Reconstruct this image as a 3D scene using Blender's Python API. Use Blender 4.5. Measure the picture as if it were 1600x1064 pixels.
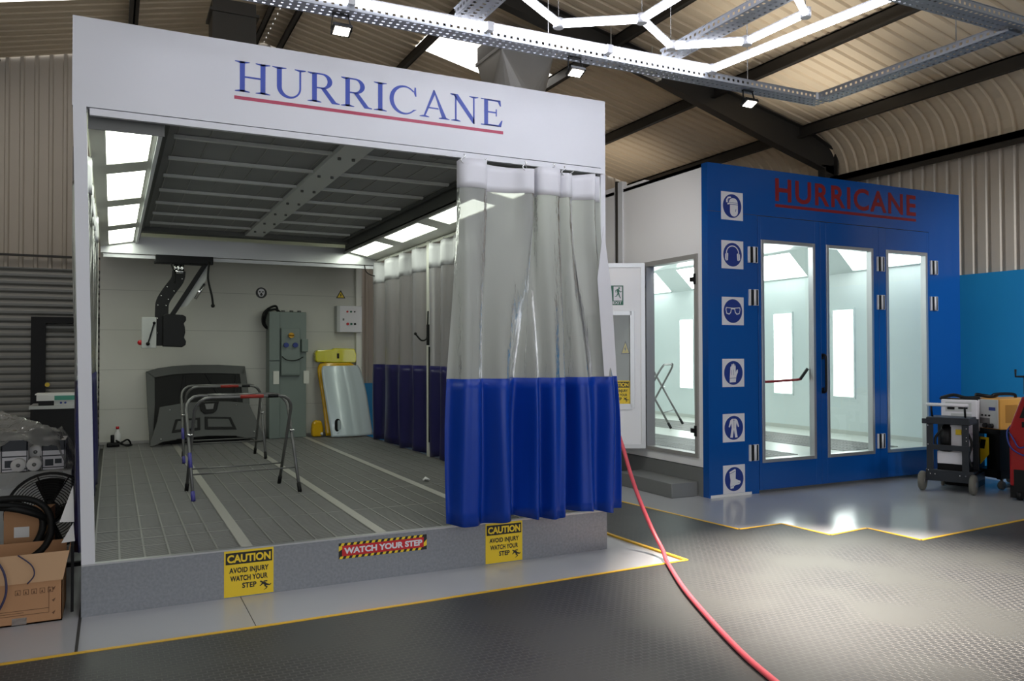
import bpy, bmesh, math, random
from mathutils import Vector, Matrix

for _o in list(bpy.data.objects):
    bpy.data.objects.remove(_o)
SC = bpy.context.scene
COL = SC.collection
random.seed(7)

# ---------------------------------------------------------------- camera
CAM = Vector((0.16353, -5.59407, 1.6))
YAW, PITCH, ROLL, FPX = 0.4615, 0.0174, -0.0028, 1255.58
_f = Vector((math.sin(YAW) * math.cos(PITCH), math.cos(YAW) * math.cos(PITCH), math.sin(PITCH)))
_r0 = Vector((math.cos(YAW), -math.sin(YAW), 0))
_u0 = _r0.cross(_f)
_r = _r0 * math.cos(ROLL) + _u0 * math.sin(ROLL)
_u = -_r0 * math.sin(ROLL) + _u0 * math.cos(ROLL)
camd = bpy.data.cameras.new('camera')
cam = bpy.data.objects.new('camera', camd)
COL.objects.link(cam)
cam.matrix_world = Matrix(((_r.x, _u.x, -_f.x, CAM.x), (_r.y, _u.y, -_f.y, CAM.y), (_r.z, _u.z, -_f.z, CAM.z), (0, 0, 0, 1)))
camd.sensor_width = 36
camd.lens = FPX * 36 / 1600
camd.clip_start = 0.05
camd.clip_end = 200
SC.camera = cam

# ---------------------------------------------------------------- view and world
SC.view_settings.view_transform = 'Standard'
SC.view_settings.look = 'None'
SC.view_settings.gamma = 1
SC.view_settings.use_curve_mapping = False
SC.view_settings.exposure = 0.5
W = bpy.data.worlds.new('overcast_daylight')
SC.world = W
W.use_nodes = True
W.node_tree.nodes['Background'].inputs[0].default_value = (0.93, 0.96, 1.0, 1)
W.node_tree.nodes['Background'].inputs[1].default_value = 1.15

# strengths of the lamps, the daylit roof sheets and the added roof up-lights
E_LED, E_PREP, E_BOOTH, E_SKY = 13.0, 5.2, 4.8, 1.6
FLOOD_W = 4000
UPLIGHT_W = 90

def lamp_spot(name, loc, target, watts, color, angle, blend=0.6, size=0.08):
    d = bpy.data.lights.new(name, 'SPOT')
    d.energy = watts; d.color = color; d.spot_size = angle; d.spot_blend = blend; d.shadow_soft_size = size
    o = bpy.data.objects.new(name, d); COL.objects.link(o)
    o.location = loc
    o.rotation_euler = (Vector(target) - Vector(loc)).to_track_quat('-Z', 'Y').to_euler()
    return o

# added spot without a fixture, beyond the right frame edge, brightens the right wall
lamp_spot('right_wall_fill', (9.6, -3.4, 4.7), (11.2, 0.9, 1.6), 420, (0.95, 0.97, 1.0), math.radians(62), 0.8, 0.3)

lamp_spot('booth_side_fill', (3.88, 1.3, 4.0), (6.1, 2.6, 2.0), 60, (1.0, 0.98, 0.96), math.radians(95), 0.9, 0.15)  # added fill spot without a fixture, lifts the booth's white side wall and door

# ---------------------------------------------------------------- materials
def lin(c):
    out = []
    for v in c:
        v = v / 255.0
        out.append(v / 12.92 if v <= 0.04045 else ((v + 0.055) / 1.055) ** 2.4)
    return (*out, 1.0)

def mat(name, c, rough=0.5, metal=0.0, var=0.0, vscale=6.0, bump=0.0, bscale=40.0, spec=0.5, emit=0.0, coat=0.0, ecol=None):
    m = bpy.data.materials.new(name)
    m.use_nodes = True
    nt = m.node_tree
    b = nt.nodes['Principled BSDF']
    col = lin(c)
    b.inputs['Base Color'].default_value = col
    b.inputs['Roughness'].default_value = rough
    b.inputs['Metallic'].default_value = metal
    b.inputs['Specular IOR Level'].default_value = spec
    if coat:
        b.inputs['Coat Weight'].default_value = coat
        b.inputs['Coat Roughness'].default_value = 0.06
    tc = nt.nodes.new('ShaderNodeTexCoord')
    if var:
        n = nt.nodes.new('ShaderNodeTexNoise')
        n.inputs['Scale'].default_value = vscale
        n.inputs['Detail'].default_value = 5
        nt.links.new(tc.outputs['Object'], n.inputs['Vector'])
        mx = nt.nodes.new('ShaderNodeMix')
        mx.data_type = 'RGBA'
        mx.inputs['A'].default_value = tuple(v * (1 - var) for v in col[:3]) + (1,)
        mx.inputs['B'].default_value = tuple(min(1, v * (1 + var)) for v in col[:3]) + (1,)
        nt.links.new(n.outputs['Fac'], mx.inputs['Factor'])
        nt.links.new(mx.outputs['Result'], b.inputs['Base Color'])
    if bump:
        n2 = nt.nodes.new('ShaderNodeTexNoise')
        n2.inputs['Scale'].default_value = bscale
        n2.inputs['Detail'].default_value = 3
        nt.links.new(tc.outputs['Object'], n2.inputs['Vector'])
        bp = nt.nodes.new('ShaderNodeBump')
        bp.inputs['Strength'].default_value = bump
        bp.inputs['Distance'].default_value = 0.02
        nt.links.new(n2.outputs['Fac'], bp.inputs['Height'])
        nt.links.new(bp.outputs['Normal'], b.inputs['Normal'])
    if emit:
        b.inputs['Emission Color'].default_value = lin(ecol or c)
        b.inputs['Emission Strength'].default_value = emit
    return m

def glass_mat(name, tint=(1, 1, 1), refl=0.08, rough=0.02):
    m = bpy.data.materials.new(name); m.use_nodes = True
    nt = m.node_tree; nt.nodes.clear()
    out = nt.nodes.new('ShaderNodeOutputMaterial')
    t = nt.nodes.new('ShaderNodeBsdfTransparent'); t.inputs[0].default_value = (*tint, 1)
    g = nt.nodes.new('ShaderNodeBsdfGlossy'); g.inputs['Roughness'].default_value = rough
    mx = nt.nodes.new('ShaderNodeMixShader'); mx.inputs[0].default_value = refl
    nt.links.new(t.outputs[0], mx.inputs[1]); nt.links.new(g.outputs[0], mx.inputs[2])
    nt.links.new(mx.outputs[0], out.inputs['Surface'])
    return m

def sheet_mat(name, c, opacity, rough=0.2, bump=0.35, trans=0.4, tint=(1, 1, 1)):
    """clear or frosted soft PVC sheet: part see-through, part scattering, glossy with small creases"""
    m = bpy.data.materials.new(name); m.use_nodes = True
    nt = m.node_tree; nt.nodes.clear()
    out = nt.nodes.new('ShaderNodeOutputMaterial')
    t = nt.nodes.new('ShaderNodeBsdfTransparent'); t.inputs[0].default_value = (*tint, 1)
    d = nt.nodes.new('ShaderNodeBsdfDiffuse'); d.inputs[0].default_value = lin(c)
    tr = nt.nodes.new('ShaderNodeBsdfTranslucent'); tr.inputs[0].default_value = lin(c)
    m1 = nt.nodes.new('ShaderNodeMixShader'); m1.inputs[0].default_value = trans
    nt.links.new(d.outputs[0], m1.inputs[1]); nt.links.new(tr.outputs[0], m1.inputs[2])
    g = nt.nodes.new('ShaderNodeBsdfGlossy'); g.inputs['Roughness'].default_value = rough
    fr = nt.nodes.new('ShaderNodeFresnel'); fr.inputs['IOR'].default_value = 1.32
    m2 = nt.nodes.new('ShaderNodeMixShader'); m2.inputs[0].default_value = opacity
    nt.links.new(t.outputs[0], m2.inputs[1]); nt.links.new(m1.outputs[0], m2.inputs[2])
    m3 = nt.nodes.new('ShaderNodeMixShader')
    nt.links.new(fr.outputs[0], m3.inputs[0])
    nt.links.new(m2.outputs[0], m3.inputs[1]); nt.links.new(g.outputs[0], m3.inputs[2])
    tc = nt.nodes.new('ShaderNodeTexCoord')
    mp = nt.nodes.new('ShaderNodeMapping'); mp.inputs['Scale'].default_value = (1, 1, 0.22)
    n = nt.nodes.new('ShaderNodeTexNoise'); n.inputs['Scale'].default_value = 20; n.inputs['Detail'].default_value = 4
    nt.links.new(tc.outputs['Object'], mp.inputs['Vector']); nt.links.new(mp.outputs[0], n.inputs['Vector'])
    bp = nt.nodes.new('ShaderNodeBump'); bp.inputs['Strength'].default_value = bump; bp.inputs['Distance'].default_value = 0.03
    nt.links.new(n.outputs['Fac'], bp.inputs['Height'])
    nt.links.new(bp.outputs[0], g.inputs['Normal']); nt.links.new(bp.outputs[0], fr.inputs['Normal'])
    nt.links.new(m3.outputs[0], out.inputs['Surface'])
    return m

def rubber_mat():
    m = mat('studded_black_rubber', (58, 60, 60), rough=0.48)
    nt = m.node_tree; b = nt.nodes['Principled BSDF']
    tc = nt.nodes.new('ShaderNodeTexCoord')
    br = nt.nodes.new('ShaderNodeTexBrick')
    br.inputs['Scale'].default_value = 1.0
    br.inputs['Brick Width'].default_value = 0.052
    br.inputs['Row Height'].default_value = 0.036
    br.inputs['Mortar Size'].default_value = 0.004
    br.inputs['Mortar Smooth'].default_value = 0.5
    br.inputs['Color1'].default_value = lin((38, 40, 42))
    br.inputs['Color2'].default_value = lin((44, 46, 48))
    br.inputs['Mortar'].default_value = lin((74, 74, 73))
    mp = nt.nodes.new('ShaderNodeMapping'); mp.inputs['Rotation'].default_value = (0, 0, 0.0)
    nt.links.new(tc.outputs['Object'], mp.inputs['Vector']); nt.links.new(mp.outputs[0], br.inputs['Vector'])
    no = nt.nodes.new('ShaderNodeTexNoise'); no.inputs['Scale'].default_value = 1.1; no.inputs['Detail'].default_value = 4
    nt.links.new(tc.outputs['Object'], no.inputs['Vector'])
    rp = nt.nodes.new('ShaderNodeValToRGB')
    rp.color_ramp.elements[0].position = 0.45; rp.color_ramp.elements[1].position = 0.60
    nt.links.new(no.outputs['Fac'], rp.inputs['Fac'])
    mx = nt.nodes.new('ShaderNodeMix'); mx.data_type = 'RGBA'
    mx.inputs['B'].default_value = lin((58, 60, 59))
    nt.links.new(rp.outputs['Color'], mx.inputs['Factor']); nt.links.new(br.outputs['Color'], mx.inputs['A'])
    nt.links.new(mx.outputs['Result'], b.inputs['Base Color'])
    inv = nt.nodes.new('ShaderNodeMath'); inv.operation = 'SUBTRACT'; inv.inputs[0].default_value = 1.0
    nt.links.new(rp.outputs['Color'], inv.inputs[1])
    ml = nt.nodes.new('ShaderNodeMath'); ml.operation = 'MULTIPLY'
    nt.links.new(br.outputs['Fac'], ml.inputs[0]); nt.links.new(inv.outputs[0], ml.inputs[1])
    bp = nt.nodes.new('ShaderNodeBump'); bp.inputs['Strength'].default_value = 0.5; bp.inputs['Distance'].default_value = 0.004
    nt.links.new(ml.outputs[0], bp.inputs['Height']); nt.links.new(bp.outputs[0], b.inputs['Normal'])
    return m

M = dict(
    white=mat('white_panel', (216, 217, 221), 0.35, bump=0.02, bscale=3),
    cream=mat('cream_painted_steel', (222, 222, 212), 0.4),
    inner=mat('off_white_booth_panel', (206, 205, 196), 0.55, var=0.04, vscale=2),
    galv=mat('galvanised_steel', (136, 139, 144), 0.42, 0.5, var=0.30, vscale=55),
    grate=mat('grating_steel', (138, 138, 134), 0.45, 0.3, var=0.12, vscale=4),
    pit=mat('pit_filter_mat', (80, 80, 77), 0.95, var=0.15, vscale=3),
    strip=mat('floor_strip_steel', (178, 176, 169), 0.45, 0.3),
    filt=mat('grey_filter_media', (150, 151, 149), 0.95, var=0.10, vscale=2.5),
    bar=mat('filter_bar_steel', (214, 216, 212), 0.5),
    darkch=mat('dark_channel', (98, 99, 96), 0.6),
    tray=mat('tray_steel', (150, 153, 158), 0.5, 0.5),
    alu=mat('aluminium', (188, 189, 190), 0.32, 0.75),
    alud=mat('grey_aluminium_frame', (158, 156, 152), 0.4, 0.15),
    chrome=mat('chrome', (225, 225, 225), 0.08, 1.0),
    black=mat('black_plastic', (11, 11, 12), 0.5, spec=0.3),
    blackm=mat('black_steel', (18, 19, 20), 0.5, 0.2, spec=0.3),
    cable=mat('black_rubber_cable', (20, 21, 20), 0.6, spec=0.3),
    diff=mat('lit_diffuser', (255, 255, 255), 0.4, emit=E_PREP, ecol=(246, 255, 238)),
    diffb=mat('lit_booth_diffuser', (255, 255, 255), 0.4, emit=E_BOOTH, ecol=(246, 255, 252)),
    led=mat('lit_led_tube', (255, 255, 255), 0.4, emit=E_LED, ecol=(240, 242, 255)),
    lens=mat('lit_flood_lens', (255, 255, 255), 0.3, emit=12.0, ecol=(255, 244, 228)),
    sky=mat('daylit_roof_sheet', (255, 255, 255), 0.5, emit=E_SKY, ecol=(255, 250, 242)),
    blue=mat('blue_gloss_panel', (12, 78, 154), 0.16, spec=0.5),
    bint=mat('white_gloss_panel', (216, 226, 224), 0.18),
    bfloor=mat('pale_booth_floor', (196, 200, 192), 0.3),
    boothw=mat('white_wall_panel', (238, 237, 238), 0.3),
    seam=mat('panel_seam', (176, 175, 167), 0.6),
    base=mat('grey_base_steel', (128, 129, 128), 0.4, 0.2, var=0.06, vscale=4),
    dado=mat('blue_painted_wall', (36, 150, 214), 0.45, var=0.05, vscale=1.5),
    roof=mat('beige_roof_sheet', (224, 207, 180), 0.5, var=0.12, vscale=0.7),
    wall=mat('beige_wall_sheet', (196, 186, 172), 0.5, var=0.06, vscale=1),
    steel=mat('dark_painted_steel', (50, 47, 43), 0.5, var=0.15, vscale=3),
    shut=mat('grey_shutter_slats', (128, 128, 124), 0.4, 0.35),
    epoxy=mat('grey_epoxy_floor', (178, 180, 184), 0.16, var=0.06, vscale=1.2, bump=0.015, bscale=2),
    joint=mat('floor_joint', (60, 60, 60), 0.8),
    rubber=rubber_mat(),
    yellow=mat('yellow_edge', (226, 178, 40), 0.5, var=0.08, vscale=10),
    signy=mat('sign_yellow', (240, 205, 40), 0.4),
    signk=mat('sign_black', (20, 18, 16), 0.45),
    signr=mat('sign_red', (196, 24, 34), 0.4),
    signw=mat('sign_white', (222, 220, 224), 0.45),
    signb=mat('sign_blue', (28, 52, 132), 0.4),
    signg=mat('sign_green', (18, 92, 70), 0.4),
    textb=mat('blue_lettering', (46, 72, 170), 0.4),
    textr=mat('red_lettering', (130, 20, 24), 0.4),
    liner=mat('crimson_line', (176, 52, 84), 0.4),
    clear=sheet_mat('clear_pvc_sheet', (188, 190, 186), 0.91, bump=0.5, trans=0.5),
    smoke=sheet_mat('smoky_pvc_sheet', (204, 204, 208), 0.5, bump=0.4),
    bluep=mat('blue_pvc_sheet', (5, 56, 156), 0.36, spec=0.35, bump=0.10, bscale=9),
    navyp=mat('navy_pvc_sheet', (38, 36, 88), 0.3, bump=0.14, bscale=9),
    whitep=mat('white_pvc_band', (212, 212, 216), 0.4),
    glass=glass_mat('window_glass', (0.96, 0.99, 0.98), 0.06),
    film=sheet_mat('crinkled_plastic_film', (205, 206, 204), 0.5, rough=0.12, bump=1.0),
    card=mat('brown_cardboard', (176, 132, 94), 0.8, var=0.06, vscale=3),
    cardd=mat('cardboard_inside', (192, 156, 120), 0.85),
    print=mat('print_on_card', (110, 78, 54), 0.8),
    paper=mat('white_paper', (225, 224, 222), 0.7),
    grey=mat('grey_box', (190, 192, 190), 0.5),
    cab=mat('green_grey_enamel', (122, 134, 128), 0.45),
    teal=mat('teal_panel', (70, 150, 130), 0.5),
    carg=mat('grey_primer', (82, 84, 81), 0.5, var=0.1, vscale=3),
    card_dark=mat('dark_bonnet_liner', (26, 26, 25), 0.6, spec=0.3, var=0.15, vscale=4),
    yel=mat('yellow_car_paint', (222, 214, 12), 0.15, coat=0.5),
    amber=mat('amber_yellow_paint', (226, 176, 8), 0.2, coat=0.5),
    silver=mat('silver_car_paint', (196, 210, 214), 0.24, 0.1, coat=0.4),
    hose=mat('red_air_hose', (232, 96, 108), 0.4),
    red=mat('red_machine_paint', (146, 6, 12), 0.35, coat=0.1),
    orange=mat('orange_panel', (226, 166, 78), 0.45),
    cart=mat('charcoal_cart_frame', (42, 46, 52), 0.45, 0.2),
    tyre=mat('grey_rubber_tyre', (104, 102, 94), 0.7),
    bluev=mat('royal_blue_tape', (66, 62, 140), 0.5),
    redt=mat('red_tape', (150, 40, 30), 0.5),
    tube=mat('worn_grey_tube', (112, 112, 110), 0.4, 0.5, var=0.15, vscale=8),
    duct=mat('duct_sheet_steel', (186, 184, 180), 0.42, 0.2, var=0.1, vscale=3),
    ductd=mat('dark_duct_steel', (84, 80, 74), 0.5, 0.2, var=0.1, vscale=3),
)

# ---------------------------------------------------------------- mesh builder
class MB:
    def __init__(s): s.v = []; s.f = []; s.sm = []
    def add(s, vs, fs, smooth=False):
        n = len(s.v); s.v += [tuple(p) for p in vs]
        s.f += [tuple(i + n for i in f) for f in fs]; s.sm += [smooth] * len(fs); return s
    def box(s, a, b, mtx=None):
        x0, y0, z0 = [min(p, q) for p, q in zip(a, b)]; x1, y1, z1 = [max(p, q) for p, q in zip(a, b)]
        vs = [(x0, y0, z0), (x1, y0, z0), (x1, y1, z0), (x0, y1, z0), (x0, y0, z1), (x1, y0, z1), (x1, y1, z1), (x0, y1, z1)]
        if mtx is not None: vs = [mtx @ Vector(p) for p in vs]
        return s.add(vs, [(3, 2, 1, 0), (4, 5, 6, 7), (0, 1, 5, 4), (1, 2, 6, 5), (2, 3, 7, 6), (3, 0, 4, 7)])
    def bar(s, p, q, w, h, up=(0, 0, 1)):
        p = Vector(p); q = Vector(q); d = (q - p).normalized(); up = Vector(up)
        a = d.cross(up)
        if a.length < 1e-4: a = d.cross(Vector((1, 0, 0)))
        a.normalize(); b = a.cross(d).normalized()
        vs = []
        for c in (p, q):
            for i, j in ((-1, -1), (1, -1), (1, 1), (-1, 1)):
                vs.append(c + a * (i * w / 2) + b * (j * h / 2))
        return s.add(vs, [(3, 2, 1, 0), (4, 5, 6, 7), (0, 1, 5, 4), (1, 2, 6, 5), (2, 3, 7, 6), (3, 0, 4, 7)])
    def cyl(s, p, q, r, n=14, r2=None, caps=True):
        p = Vector(p); q = Vector(q); r2 = r if r2 is None else r2
        d = (q - p).normalized(); a = d.orthogonal().normalized(); b = d.cross(a)
        vs = []
        for c, rr in ((p, r), (q, r2)):
            for i in range(n):
                t = 2 * math.pi * i / n
                vs.append(c + a * (rr * math.cos(t)) + b * (rr * math.sin(t)))
        s.add(vs, [(i, (i + 1) % n, n + (i + 1) % n, n + i) for i in range(n)], True)
        if caps:
            k = len(s.v) - 2 * n
            s.f += [tuple(k + i for i in reversed(range(n))), tuple(k + n + i for i in range(n))]; s.sm += [False, False]
        return s
    def tube(s, pts, r, n=10, closed=False):
        P = [Vector(p) for p in pts]; m = len(P); vs = []
        t0 = (P[1] - P[0]).normalized(); a = t0.orthogonal().normalized()
        for i in range(m):
            if closed: t = (P[(i + 1) % m] - P[i - 1]).normalized()
            else: t = (P[min(i + 1, m - 1)] - P[max(i - 1, 0)]).normalized()
            a = (a - t * a.dot(t)).normalized(); b = t.cross(a)
            rr = r[i] if isinstance(r, (list, tuple)) else r
            for k in range(n):
                w = 2 * math.pi * k / n
                vs.append(P[i] + a * (rr * math.cos(w)) + b * (rr * math.sin(w)))
        fs = []
        for i in range(m if closed else m - 1):
            j = (i + 1) % m
            fs += [(i * n + k, i * n + (k + 1) % n, j * n + (k + 1) % n, j * n + k) for k in range(n)]
        s.add(vs, fs, True)
        if not closed:
            k0 = len(s.v) - m * n
            s.f += [tuple(k0 + i for i in reversed(range(n))), tuple(k0 + (m - 1) * n + i for i in range(n))]; s.sm += [False, False]
        return s
    def prism(s, poly, o, u, v, w, t):
        """polygon (list of 2D points) on the plane o + x*u + y*v, thickened by t along w"""
        o, u, v, w = Vector(o), Vector(u), Vector(v), Vector(w); n = len(poly)
        vs = [o + u * x + v * y for x, y in poly] + [o + u * x + v * y + w * t for x, y in poly]
        return s.add(vs, [tuple(range(n)), tuple(range(2 * n - 1, n - 1, -1))] + [(i, n + i, n + (i + 1) % n, (i + 1) % n) for i in range(n)])
    def grid(s, rows, smooth=True, closed=False):
        m = len(rows[0]); vs = [p for r in rows for p in r]; fs = []
        for i in range(len(rows) - 1):
            for j in range(m if closed else m - 1):
                k = (j + 1) % m
                fs.append((i * m + j, i * m + k, (i + 1) * m + k, (i + 1) * m + j))
        return s.add(vs, fs, smooth)
    def sphere(s, c, r, n=12, sz=(1, 1, 1)):
        c = Vector(c); rows = []
        for i in range(n // 2 + 1):
            th = math.pi * i / (n // 2)
            rows.append([(c.x + r * sz[0] * math.sin(th) * math.cos(2 * math.pi * j / n), c.y + r * sz[1] * math.sin(th) * math.sin(2 * math.pi * j / n), c.z + r * sz[2] * math.cos(th)) for j in range(n)])
        return s.grid(rows, True, True)
    def lathe(s, prof, c, axis='z', n=20):
        c = Vector(c); rows = []
        for r, h in prof:
            row = []
            for j in range(n):
                a = 2 * math.pi * j / n; x, y = r * math.cos(a), r * math.sin(a)
                row.append(c + Vector({'z': (x, y, h), 'y': (x, h, y), 'x': (h, x, y)}[axis]))
            rows.append(row)
        return s.grid(rows, True, True)

def arc(cx, cy, r, a0, a1, n=8, ry=None):
    ry = r if ry is None else ry
    return [(cx + r * math.cos(math.radians(a0 + (a1 - a0) * i / n)), cy + ry * math.sin(math.radians(a0 + (a1 - a0) * i / n))) for i in range(n + 1)]
def circ(cx, cy, r, n=28, ry=None): return arc(cx, cy, r, 0, 360, n, ry)[:-1]
def cr(pts, n=6):
    """smooth curve through points"""
    P = [Vector(p) for p in pts]; out = []
    for i in range(len(P) - 1):
        p0 = P[max(i - 1, 0)]; p1 = P[i]; p2 = P[i + 1]; p3 = P[min(i + 2, len(P) - 1)]
        for k in range(n):
            t = k / n
            out.append(0.5 * ((2 * p1) + (p2 - p0) * t + (2 * p0 - 5 * p1 + 4 * p2 - p3) * t * t + (3 * p1 - p0 - 3 * p2 + p3) * t ** 3))
    out.append(P[-1]); return out

# ---------------------------------------------------------------- objects
def obj(name, mb, m, parent=None, bevel=0.0, local=False, solid=0.0):
    me = bpy.data.meshes.new(name)
    me.from_pydata(mb.v, [], mb.f)
    me.polygons.foreach_set('use_smooth', mb.sm)
    if not isinstance(m, list): m = [m]
    for k in m: me.materials.append(M[k] if isinstance(k, str) else k)
    me.update()
    bm = bmesh.new(); bm.from_mesh(me); bmesh.ops.recalc_face_normals(bm, faces=bm.faces); bm.to_mesh(me); bm.free()
    o = bpy.data.objects.new(name, me); COL.objects.link(o)
    if parent is not None:
        o.parent = parent
        if not local and parent.type == 'EMPTY': o.location = -parent.location
    if solid:
        md = o.modifiers.new('thickness', 'SOLIDIFY'); md.thickness = solid; md.offset = 0
    if bevel:
        md = o.modifiers.new('bevel', 'BEVEL'); md.width = bevel; md.segments = 2; md.limit_method = 'ANGLE'; md.angle_limit = math.radians(40)
    return o
def tag(o, label, cat, group=None):
    o['label'] = label; o['category'] = cat
    if group: o['group'] = group
    return o
def thing(name, label, cat, loc=(0, 0, 0), rotz=0.0, group=None):
    o = bpy.data.objects.new(name, None); COL.objects.link(o)
    o.empty_display_size = 0.1; o.location = loc; o.rotation_euler = (0, 0, rotz)
    return tag(o, label, cat, group)
def struct(name, mb, m, **k):
    o = obj(name, mb, m, **k); o['kind'] = 'structure'; return o
def copy_tree(o, parent=None):
    c = o.copy(); COL.objects.link(c)
    if parent is not None: c.parent = parent
    for ch in list(o.children): copy_tree(ch, c)
    return c
def dup(root, loc, rotz, label):
    c = copy_tree(root); c.location = loc; c.rotation_euler = (0, 0, rotz); c['label'] = label; return c

# lettering -----------------------------------------------------------------
def text_mb(s, o, u, v, w, width, height, bold=0.0, t=0.002, gap=1.0):
    """built-in sans lettering fitted to width x height on the plane o,u,v"""
    cu = bpy.data.curves.new('lettering', 'FONT'); cu.body = s; cu.size = 1.0; cu.offset = bold; cu.resolution_u = 4; cu.space_character = gap
    cu.extrude = 0.0
    to = bpy.data.objects.new('lettering', cu); COL.objects.link(to)
    dg = bpy.context.evaluated_depsgraph_get()
    me = bpy.data.meshes.new_from_object(to.evaluated_get(dg))
    vs = [p.co.copy() for p in me.vertices]; fs = [tuple(p.vertices) for p in me.polygons]
    bpy.data.objects.remove(to); bpy.data.curves.remove(cu); bpy.data.meshes.remove(me)
    x0 = min(p.x for p in vs); x1 = max(p.x for p in vs); y0 = min(p.y for p in vs); y1 = max(p.y for p in vs)
    o, u, v, w = Vector(o), Vector(u), Vector(v), Vector(w); mb = MB()
    mb.add([o + u * ((p.x - x0) / (x1 - x0) * width) + v * ((p.y - y0) / (y1 - y0) * height) + w * t for p in vs], fs)
    return mb
# ================================================================ THE SHED
XR, YB, RX, RZ, TS = 11.2, 9.2, 2.57, 7.20, 0.23       # right wall, back wall, ridge x, ridge sheet height, roof slope
def roofz(x): return RZ - TS * abs(x - RX)

# floor slab
mb = MB(); mb.box((-7, -12, -0.15), (13, YB + 0.4, 0)); struct('floor', mb, 'epoxy')
mb = MB()
mb.box((-0.012, -0.69, 0.0002), (0.004, 1.0, 0.0012)); mb.box((0.93, -0.69, 0.0002), (0.934, 0, 0.0012))
struct('trim_1', mb, 'joint')

def ribs(a, b, step=0.2, h=0.032):
    """trapezoid corrugation: list of (position, offset)"""
    out = []; n = int(round((b - a) / step))
    for i in range(n):
        s = a + i * step
        out += [(s, 0), (s + step * 0.62, 0), (s + step * 0.70, h), (s + step * 0.90, h)]
    out.append((b, 0)); return out
def corr(path, prof, flip=1):
    """sweep corrugation (along y) over a path of (x, z)"""
    rows = []
    for i, (x, z) in enumerate(path):
        p, q = path[max(i - 1, 0)], path[min(i + 1, len(path) - 1)]
        dx, dz = q[0] - p[0], q[1] - p[1]; L = math.hypot(dx, dz); nx, nz = -dz / L * flip, dx / L * flip
        rows.append([(x - nx * h, y, z - nz * h) for y, h in prof])
    m = MB(); m.grid(rows, False); return m
YF = -12.0
# right wall: blue painted lower wall, ribbed sheet above, curved eave rolling into the roof
mb = MB(); mb.box((XR, YF, 0), (XR + 0.2, YB, 2.735)); struct('wall_right', mb, 'dado')
prof = ribs(YF, YB)
mb = corr([(XR + 0.06, 2.70), (XR + 0.06, 4.62)], prof); struct('wall_right_upper', mb, 'wall')
eave = [(XR + 0.06, 4.60)]
ex, ez, er = 10.42, roofz(10.42), 0.0
p0, p1, p2 = Vector((XR + 0.06, 4.60)), Vector((XR + 0.06, 5.22)), Vector((ex, ez))
for i in range(1, 11):
    t = i / 10; q = p0 * (1 - t) ** 2 + p1 * 2 * t * (1 - t) + p2 * t * t; eave.append((q.x, q.y))
S0, S1 = 6.1, 6.9                                       # the daylit sheets lie between these y
for nm, pr_ in (('ceiling_right', ribs(YF, S0 - 0.1)), ('ceiling_right_rear', ribs(S1 + 0.1, YB, 0.22))):
    mb = corr(eave[:-1] + [(ex, ez), (4.65, roofz(4.65)), (RX, RZ)], pr_); struct(nm, mb, 'roof')
for nm, pr_ in (('ceiling_left', ribs(YF, S0 - 0.1)), ('ceiling_left_rear', ribs(S1 + 0.1, YB, 0.22))):
    mb = corr([(RX, RZ), (-6.1, roofz(-6.1))], pr_); struct(nm, mb, 'roof')
pr_ = ribs(S0 - 0.1, S1 + 0.1, 0.2)
mb = corr(eave[:-1] + [(ex, ez), (6.69, roofz(6.69))], pr_); struct('ceiling_right_lower', mb, 'roof')
mb = corr([(4.65, roofz(4.65)), (RX, RZ), (0.42, roofz(0.42))], pr_); struct('ceiling_ridge', mb, 'roof')
mb = corr([(-3.3, roofz(-3.3)), (-6.1, roofz(-6.1))], pr_); struct('ceiling_left_lower', mb, 'roof')
mb = corr([(6.69, roofz(6.69)), (4.65, roofz(4.65))], pr_); struct('window_1', mb, 'sky')
mb = corr([(0.42, roofz(0.42)), (-3.3, roofz(-3.3))], pr_); struct('window_2', mb, 'sky')

# left wall (outside the frame) and back gable wall with the roller shutter
mb = MB(); mb.box((-6.3, YF, 0), (-6.1, YB, roofz(-6.1))); struct('wall_left', mb, 'wall')
def gable_top(x): return roofz(x) + 0.05
mb = MB(); rows = [[], []]
for x, h in ribs(-6.1, -0.1, 0.2) + ribs(-0.1, 11.1, 0.2)[1:]:
    zb = 3.0 if -4.6 < x < 3.5 else 0.0
    rows[0].append((x, YB - h + 0.03, zb)); rows[1].append((x, YB - h + 0.03, gable_top(x)))
mb.grid(rows, False); struct('wall_back', mb, 'wall')
mb = MB(); mb.box((3.5, YB - 0.12, 0), (11.1, YB - 0.02, 1.07)); struct('wall_back_lower', mb, 'dado')
# cross flashing above shutter
mb = MB(); mb.box((-5, YB - 0.10, 3.17), (4, YB - 0.03, 3.20)); struct('trim_2', mb, 'steel')
# roller shutter with a pedestrian door in it
mb = MB(); rows = []
z = 0.0
while z < 3.0:
    for dz, dy in ((0, 0), (0.035, 0.022), (0.07, 0.026), (0.10, 0.012), (0.117, 0.0)):
        rows.append([(-4.6, YB + 0.06 - dy, z + dz), (3.5, YB + 0.06 - dy, z + dz)])
    z += 0.118
mb.grid(rows, False); sh = struct('door_1', mb, 'shut')
mb = MB()
mb.box((-0.99, YB - 0.06, 0), (-0.79, YB + 0.02, 2.22)); mb.box((0.35, YB - 0.06, 0), (0.5, YB + 0.02, 2.22)); mb.box((-0.79, YB - 0.06, 2.12), (0.35, YB + 0.02, 2.22))
obj('door_frame', mb, 'black', sh)
mb = MB(); mb.cyl((-0.76, YB - 0.02, 1.14), (-0.76, YB - 0.07, 1.14), 0.035); obj('door_knob', mb, 'signy', sh)

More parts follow.
